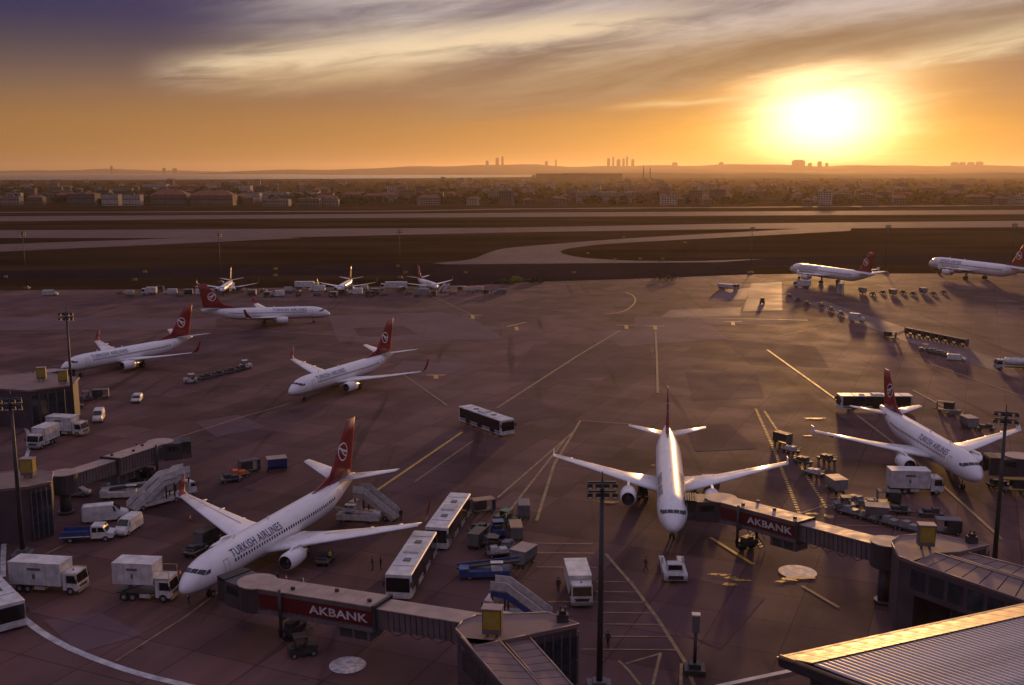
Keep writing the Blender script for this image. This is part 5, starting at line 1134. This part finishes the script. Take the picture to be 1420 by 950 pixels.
# ================================================================== people
def person_mesh(key, legs, arms, lean=0.0):
    if key in CACHE: return CACHE[key]
    J = [((0, 0, .95), .15), ((0 + lean * .3, 0, 1.15), .145), ((lean * .7, 0, 1.36), .165), ((lean, 0, 1.50), .075), ((lean + .02, 0, 1.60), .085), ((lean + .03, 0, 1.70), .10), ((lean + .02, 0, 1.77), .07)]
    E = [(0, 1), (1, 2), (2, 3), (3, 4), (4, 5), (5, 6)]
    for s, (lx, ax) in zip((1, -1), zip(legs, arms)):
        b = len(J); J += [((0, s * .10, .88), .10), ((lx * .5, s * .11, .50), .075), ((lx, s * .11, .09), .05), ((lx + .17, s * .12, .045), .045)]; E += [(0, b), (b, b + 1), (b + 1, b + 2), (b + 2, b + 3)]
        b = len(J); J += [((lean * .8, s * .19, 1.42), .07), ((lean * .7 + ax * .4, s * .25, 1.15), .052), ((lean * .7 + ax, s * .25, .92), .04), ((lean * .7 + ax * 1.15, s * .25, .83), .045)]; E += [(2, b), (b, b + 1), (b + 1, b + 2), (b + 2, b + 3)]
    me = bpy.data.meshes.new('body'); me.from_pydata([j[0] for j in J], E, []); o = link('tmp', me)
    md = o.modifiers.new('skin', 'SKIN'); o.modifiers.new('sub', 'SUBSURF').levels = 1
    for v, j in zip(me.skin_vertices[0].data, J): v.radius = (j[1], j[1])
    me.skin_vertices[0].data[0].use_root = True
    dg = bpy.context.evaluated_depsgraph_get(); dg.update(); r = bpy.data.meshes.new_from_object(o.evaluated_get(dg)); bpy.data.objects.remove(o)
    r.materials.clear(); r.materials.append(CLOTH); r.materials.append(SKIN)
    for p in r.polygons:
        p.use_smooth = True; z = p.center.z; p.material_index = 1 if z > 1.55 or (abs(p.center.y) > .2 and z < .9 and z > .75) else 0
    CACHE[key] = r; return r
def person(label, px, py, head, pose='walk', vest=False):
    a = veh('person', label, 'person', px, py, head); lean = .04
    link('body', person_mesh(pose, (.3, -.28) if pose == 'walk' else (.03, -.02), (-.2, .22) if pose == 'walk' else (.05, .08), lean), a)
    part(a, 'hair', 'hair', lambda m: m.loft([[(lean + .01 + r * math.cos(i * math.pi / 6), r * math.sin(i * math.pi / 6), z) for i in range(12)] for z, r in ((1.68, .102), (1.75, .105), (1.81, .08), (1.84, .02))]), CHARC)
    if vest: part(a, 'vest', 'vest', lambda m: m.loft([[(x + .17 * k * math.cos(i * math.pi / 6), .215 * k * math.sin(i * math.pi / 6), z) for i in range(12)] for z, k, x in ((.95, .98, 0), (1.15, .95, .01), (1.38, 1.02, .03), (1.47, .6, .04))], cap0=False, cap1=False), HIVIS)
person('person in dark clothes walking right of the centre light mast', 843, 898, 250); person('left of two people standing beside the front bus', 517, 791, 200, 'stand'); person('right of two people standing beside the front bus', 528, 790, 20, 'stand')
person('person in a bright vest standing behind the left foreground engine', 458, 781, 100, 'stand', True); person('person on the landing side of the left jet bridge wheels', 386, 812, 200, 'stand'); person('person standing right of the pale boarding stairs', 556, 722, 300, 'stand')

person('person in a bright vest by the nose wheel of the left foreground airliner', 262, 838, 30, 'stand', True); person('person in dark clothes left of the pushback tug', 895, 792, 10, 'walk'); person('person in a bright vest beside the green tractor', 722, 738, 200, 'stand', True); person('person walking beside the white truck on the ruled stand', 774, 822, 80, 'walk')

# small yellow taxiway signs
def tsign(px, py, lab):
    a = veh('taxiway_sign', 'small yellow taxiway sign ' + lab, 'sign', px, py, 0, 'taxiway signs', 0); part(a, 'face', 'tsf', lambda m: m.b(-.9, .9, -.12, .12, .35, 1.35), SIGNY); part(a, 'legs', 'tsl', lambda m: (m.b(-.6, -.5, -.05, .05, 0, .35), m.b(.5, .6, -.05, .05, 0, .35)), DARK, kind='stuff')
for p in ((187, 390, 'left of the far row, nearer the apron'), (201, 379, 'left of the far row, farther from the apron'), (382, 375, 'between left and middle small jets, farther one'), (382, 384, 'between left and middle small jets, nearer one'), (552, 371, 'left of the far mast by the right small jet'), (562, 380, 'right of the far mast by the right small jet'), (646, 380, 'right of the right small jet'), (8, 386, 'at the left frame edge'), (796, 380, 'alone on the apron entry right of the lime shrub'),
    (853, 362, 'leftmost of three along the taxiway island'), (888, 361, 'middle of three along the taxiway island'), (919, 361, 'rightmost of three along the taxiway island'), (865, 330, 'beside the exit taxiway near the runway'), (950, 338, 'at the upper edge of the grass island'), (815, 353, 'inside the tip of the grass island')): tsign(*p)

# ================================================================== the town beyond the runways
TWALL = [mat('town_wall_%d' % i, c, .85, var=.15, scale=.15) for i, c in enumerate(((.19, .17, .16), (.11, .087, .075), (.14, .09, .08), (.085, .075, .078), (.31, .29, .27)))]
WALLN = ['pale', 'tan', 'pinkish', 'grey', 'white']
TILE = mat('terracotta_roof', (.19, .065, .04), .85, var=.25, scale=.2); FLAT = mat('flat_roof', (.13, .115, .11), .9, var=.2, scale=.2); TWIN = mat('town_window', (.02, .02, .025), .25)
LEAF = mat('distant_foliage', (.035, .038, .014), .9, var=.4, scale=.05, spec=.1)
def wins_on(m, w, d, h, fl, nb):
    for s in (-1, 1):
        for i in range(fl):
            z = 1.0 + i * (h - .6) / fl
            for j in range(nb):
                x = -w / 2 + (j + .5) * w / nb; m.add([(x - w / nb * .28, s * (d / 2 + .04), z), (x + w / nb * .28, s * (d / 2 + .04), z), (x + w / nb * .28, s * (d / 2 + .04), z + 1.5), (x - w / nb * .28, s * (d / 2 + .04), z + 1.5)], [(0, 1, 2, 3)])
def house(kind, wi, x, y, rot, label, group, near=True, dims=None):
    w, d, h, fl, hip = dims or ((15, 11, 9, 3, True), (22, 13, 13, 4, False), (30, 14, 10, 3, True), (18, 15, 19, 6, False), (46, 20, 8, 2, False), (13, 11, 7, 2, True))[kind]
    nm = ('town_house', 'apartment_block', 'row_house', 'apartment_block', 'hangar', 'town_house')[kind]
    a = thing(nm, label, 'building', (x, y, 0), rot, group); k = ('house', kind, w, h)
    part(a, 'wall', k + ('w', wi), lambda m: m.b(-w / 2, w / 2, -d / 2, d / 2, 0, h), TWALL[wi])
    if hip: part(a, 'roof', k + ('r',), lambda m: m.add([(-w / 2 - .6, -d / 2 - .6, h), (w / 2 + .6, -d / 2 - .6, h), (w / 2 + .6, d / 2 + .6, h), (-w / 2 - .6, d / 2 + .6, h), (-w / 2 + d * .45, 0, h + d * .28), (w / 2 - d * .45, 0, h + d * .28)], [(0, 1, 5, 4), (2, 3, 4, 5), (1, 2, 5), (3, 0, 4), (3, 2, 1, 0)]), TILE)
    else: part(a, 'roof', k + ('r',), lambda m: (m.b(-w / 2 - .3, w / 2 + .3, -d / 2 - .3, d / 2 + .3, h + .01, h + .6), m.b(-w * .2, w * .1, -2, 2, h + .6, h + 2.6)), FLAT)
    if near: part(a, 'windows', k + ('n',), lambda m: wins_on(m, w, d, h, fl, max(3, int(w / 3.6))), TWIN, kind='stuff')
    return a
KN = ['town house with red hipped roof', 'flat-roofed apartment block', 'long row house with red roof', 'tall flat-roofed apartment block', 'long low hangar', 'small town house with red roof']
rnd = random.Random(21); placed = []
def free(x, y, r):
    for a, b, c in placed:
        if abs(a - x) < (r + c) and abs(b - y) < (r + c) * 1.1: return False
    placed.append((x, y, r)); return True
# the ones that can be told apart, traced one by one: (px left, px right, base y, top y, wall, flat?, label)
def traced(x0, x1, yb, yt, wi, hip, label, bays=None, fl=2):
    g = G((x0 + x1) / 2, yb); w = (x1 - x0) * g.y / FPX; h = (yb - yt) * g.y / FPX; placed.append((g.x, g.y, w / 2))
    return house(2 if hip else 4, wi, g.x, g.y, 0, label, None, True, (w, min(w * .6, 24), h, fl, hip))
traced(99, 136, 284, 269, 3, False, 'long dark-fronted hall with pale roof edge, left of the twin white buildings')
traced(144, 167, 285, 270, 4, False, 'left of twin white airport-side buildings with dark window bands'); traced(173, 197, 285, 270.5, 4, False, 'right of twin white airport-side buildings with dark window bands')
traced(214, 262, 285, 270, 1, True, 'left long building with dark openings beyond the runway'); traced(268, 326, 285, 271, 2, True, 'right long building with dark openings beyond the runway')
traced(336, 362, 279, 268, 4, False, 'short white building behind the far runway left of the pale sheds'); traced(366, 400, 276, 267, 4, False, 'left pale shed in the town behind the runway'); traced(404, 442, 275, 267, 4, False, 'right pale shed in the town behind the runway')
traced(368, 402, 286, 277, 0, False, 'low pale block nearest the runway, below the left pale shed'); traced(415, 444, 287, 276, 1, False, 'low tan block nearest the runway, below the right pale shed'); traced(450, 470, 286, 277, 0, False, 'low pale block right of the tan block by the runway')
traced(200, 233, 264, 255.5, 4, False, 'bright-fronted long block on the town skyline at the left'); traced(318, 349, 267, 258, 4, False, 'bright block above the right long building')
traced(744, 862, 250, 241, 1, False, 'very long dark slab building on the horizon right of centre', fl=5)
traced(800, 850, 281, 267, 0, False, 'pale hangar behind the runway right of centre'); traced(852, 875, 281, 268, 0, False, 'pale hangar with a dark doorway right of its longer neighbour'); traced(880, 902, 279, 267, 1, True, 'brown roofed house right of the pale hangars'); traced(966, 981, 280, 270, 4, False, 'single small white block left below the sun')
traced(1340, 1372, 281, 272, 3, False, 'grey low building right of the sun near the frame edge'); traced(1376, 1400, 279, 270, 0, False, 'pale low building near the right frame edge'); traced(1402, 1440, 284, 272, 0, False, 'pale building cut off by the right frame edge'); traced(1310, 1334, 276, 268, 1, True, 'brown house left of the grey low building on the right')
traced(40, 62, 285, 274, 1, True, 'brown roofed house at the far left behind the runway'); traced(6, 30, 284, 273, 0, False, 'grey block at the left frame edge behind the runway')
n = 0; tries = 0
while n < 285 and tries < 9000:
    tries += 1; u = rnd.random() ** 1.25; py = 284.5 - 34 * u; px = rnd.uniform(-40, 1460)
    if px < 740 and py < 251.5: continue
    g = G(px, py); kd = rnd.choices(range(6), (5, 5, 3, 2, 1, 5))[0]; wi = rnd.randrange(5)
    if not free(g.x, g.y, (11, 14, 18, 13, 27, 10)[kd]): continue
    house(kd, wi, g.x, g.y, rnd.uniform(-25, 25), '%s %s, %s row of the town, %s part' % (WALLN[wi], KN[kd], 'front' if py > 272 else 'middle' if py > 262 else 'back', ('far left', 'left', 'centre', 'right', 'far right')[max(0, min(4, int(px / 284)))]), 'town buildings beyond the runways', py > 262); n += 1
# woods and garden trees between the houses: one far mass
def wood():
    m = MB(); r = random.Random(5)
    def tree(x, y, h, w):
        m.tube((x, y, 0), (x, y, h * .5), .3, .15, 4)
        for _ in range(int(13 * w / 5) + 5):
            a, q, z = r.uniform(0, 6.28), w * .5 * math.sqrt(r.random()), h * r.uniform(.28, .95); q *= 1 - abs(z / h - .55) * .9
            c = Vector((x + q * math.cos(a), y + q * math.sin(a), z)); s = r.uniform(1.1, 2.2) * w / 6
            p = [c + Vector((r.gauss(0, s), r.gauss(0, s), r.gauss(0, s * .8))) for _ in range(5)]
            m.add(p, [(0, 1, 2), (0, 2, 3), (0, 3, 4), (1, 3, 4), (1, 2, 4)])
    for _ in range(520):
        py = 283 - 33 * r.random() ** 1.3; px = r.uniform(-60, 1480)
        if px < 740 and py < 251.5: continue
        g = G(px, py); k = max(1, (g.y / 2600) ** .5)
        for _ in range(2): tree(g.x + r.gauss(0, 16 * k), g.y + r.gauss(0, 14 * k), r.uniform(5, 9), r.uniform(6, 11) * k)
    me = m.mesh('distant_wood', LEAF); o = link('distant_wood', me); tag(o, 'dark garden trees and woods among the town houses beyond the runways', 'trees', kind='stuff')
wood()
# towers on the hazy skyline, each at its own distance
CONC = mat('tower_concrete', (.14, .125, .12), .9, var=.1, scale=.02, spec=.05)
CONCD = mat('tower_window_band', (.10, .09, .085), .9, var=.1, scale=.02, spec=.05)
def tower(px0, px1, ytop, D, label, base=0, steps=True):
    x = ((px0 + px1) / 2 - 710) / FPX * D; w = (px1 - px0) * D / FPX; h = CAM_H + (HOR - ytop) * D / FPX
    a = thing('tower_block', label, 'tower', (x, D, base), 0, None); h -= base
    part(a, 'shaft', None, lambda m: m.b(-w / 2, w / 2, -w * .4, w * .4, 0, h * .94), CONC); part(a, 'crown', None, lambda m: m.b(-w * .36, w * .36, -w * .3, w * .3, h * .94, h), CONC)
    for i in range(4): part(a, 'window_band', None, lambda m: m.b(-w * .46, w * .46, -w * .4 - .3, -w * .4 - .02, h * (.15 + i * .2), h * (.25 + i * .2)), CONCD)
for t in ((687.5, 692, 219, 16800, 'left of the twin dark towers on the skyline above the centre'), (695.5, 698.5, 217, 16800, 'right slimmer one of the twin skyline towers above the centre'), (674, 678, 223, 16800, 'small tower left of the twin skyline towers'),
          (755, 759, 223.5, 16800, 'short tower right of the twin skyline towers'), (769, 771, 221.5, 16800, 'thin needle tower right of the short skyline tower'),
          (840, 844, 219.5, 16800, 'first hazy tower from the left in the centre-right cluster'), (847, 849.5, 218, 16800, 'second hazy tower from the left in the centre-right cluster'), (853, 858, 221, 16800, 'third hazy tower from the left in the centre-right cluster'), (861, 864, 220, 16800, 'fourth hazy tower from the left in the centre-right cluster'), (866, 868.5, 217.5, 16800, 'fifth and tallest hazy tower in the centre-right cluster'), (873, 877, 221, 16800, 'last hazy tower at the right of the centre-right cluster'),
          (929, 936, 225.5, 16800, 'squat hazy tower between the cluster and the sun'), (993, 999, 225, 16800, 'block tower left of the sun'),
          (1094, 1109, 222, 16800, 'broad tower directly below the sun'), (1115, 1119.5, 226, 16800, 'left of three slim towers below the sun'), (1128, 1133, 224, 16800, 'middle of three slim towers below the sun'), (1138.5, 1142, 226, 16800, 'right of three slim towers below the sun'),
          (1311, 1319, 225, 16800, 'first of four equal slab towers right of the sun'), (1322, 1329, 225, 16800, 'second of four equal slab towers right of the sun'), (1333.5, 1341, 225, 16800, 'third of four equal slab towers right of the sun'), (1345, 1353, 224.5, 16800, 'fourth of four equal slab towers right of the sun'),
          (1236, 1239, 232, 16800, 'short thin tower right of the sun'), (1371, 1376, 231, 16800, 'small tower right of the four slab towers'), (1296, 1299, 231, 16800, 'thin tower left of the four slab towers'),
          (161, 163.5, 230, 16800, 'thin far tower above the left shoreline'), (232, 236, 233, 16800, 'left of two far harbour towers at the left'), (246, 251, 233.5, 16800, 'right of two far harbour towers at the left')): tower(*t)
def minaret(px, ytop, D, label):
    x = (px - 710) / FPX * D; h = CAM_H + (HOR - ytop) * D / FPX; a = thing('minaret', label, 'tower', (x, D, 0))
    part(a, 'shaft', None, lambda m: m.tube((0, 0, 0), (0, 0, h * .8), 3.0, 2.0, 8), CONC); part(a, 'balcony', None, lambda m: m.tube((0, 0, h * .6), (0, 0, h * .63), 4.0, n=8), CONC); part(a, 'spire', None, lambda m: m.tube((0, 0, h * .8), (0, 0, h), 2.2, .1, 8), CONC)
minaret(890, 229, 4600, 'left of two thin minarets on the skyline right of centre'); minaret(899, 231, 4700, 'right of two thin minarets on the skyline right of centre')
# shrubs on the apron's far verge
LIME = mat('lime_leaves', (.20, .24, .02), .8, var=.3, scale=1.5); BUSH = mat('bush_leaves', (.04, .05, .015), .9, var=.4, scale=1)
def shrub(label, px, py, w, h, m_):
    g = G(px, py); a = thing('shrub', label, 'shrub', g); r = random.Random(px)
    def leaves(m):
        for _ in range(260):
            u, v, k = r.uniform(0, 6.28), r.random(), r.random() ** .4; c = Vector((w / 2 * k * math.cos(u) * math.sqrt(1 - v * v * .8), w * .3 * k * math.sin(u), .25 + h * v * (1 - .3 * k * k))); s = .28
            p = [c + Vector((r.gauss(0, s), r.gauss(0, s), r.gauss(0, s))) for _ in range(4)]; m.add(p, [(0, 1, 2), (0, 2, 3)])
    part(a, 'foliage', None, leaves, m_, kind='stuff'); part(a, 'stem', None, lambda m: [m.tube((x, 0, 0), (x * 1.2, .1, h * .6), .08, .04, 5) for x in (-w * .2, 0, w * .2)], DARK, kind='stuff')
shrub('lime green shrub on the far apron verge left of centre', 716, 391, 6.5, 2.2, LIME); shrub('dark shrub around the lime green one on the far verge', 700, 394, 9, 2.0, BUSH); shrub('dark long shrub on the verge right of centre', 925, 388, 13, 2.6, BUSH); shrub('low dark shrub right of the lime green one', 742, 392, 8, 1.5, BUSH)
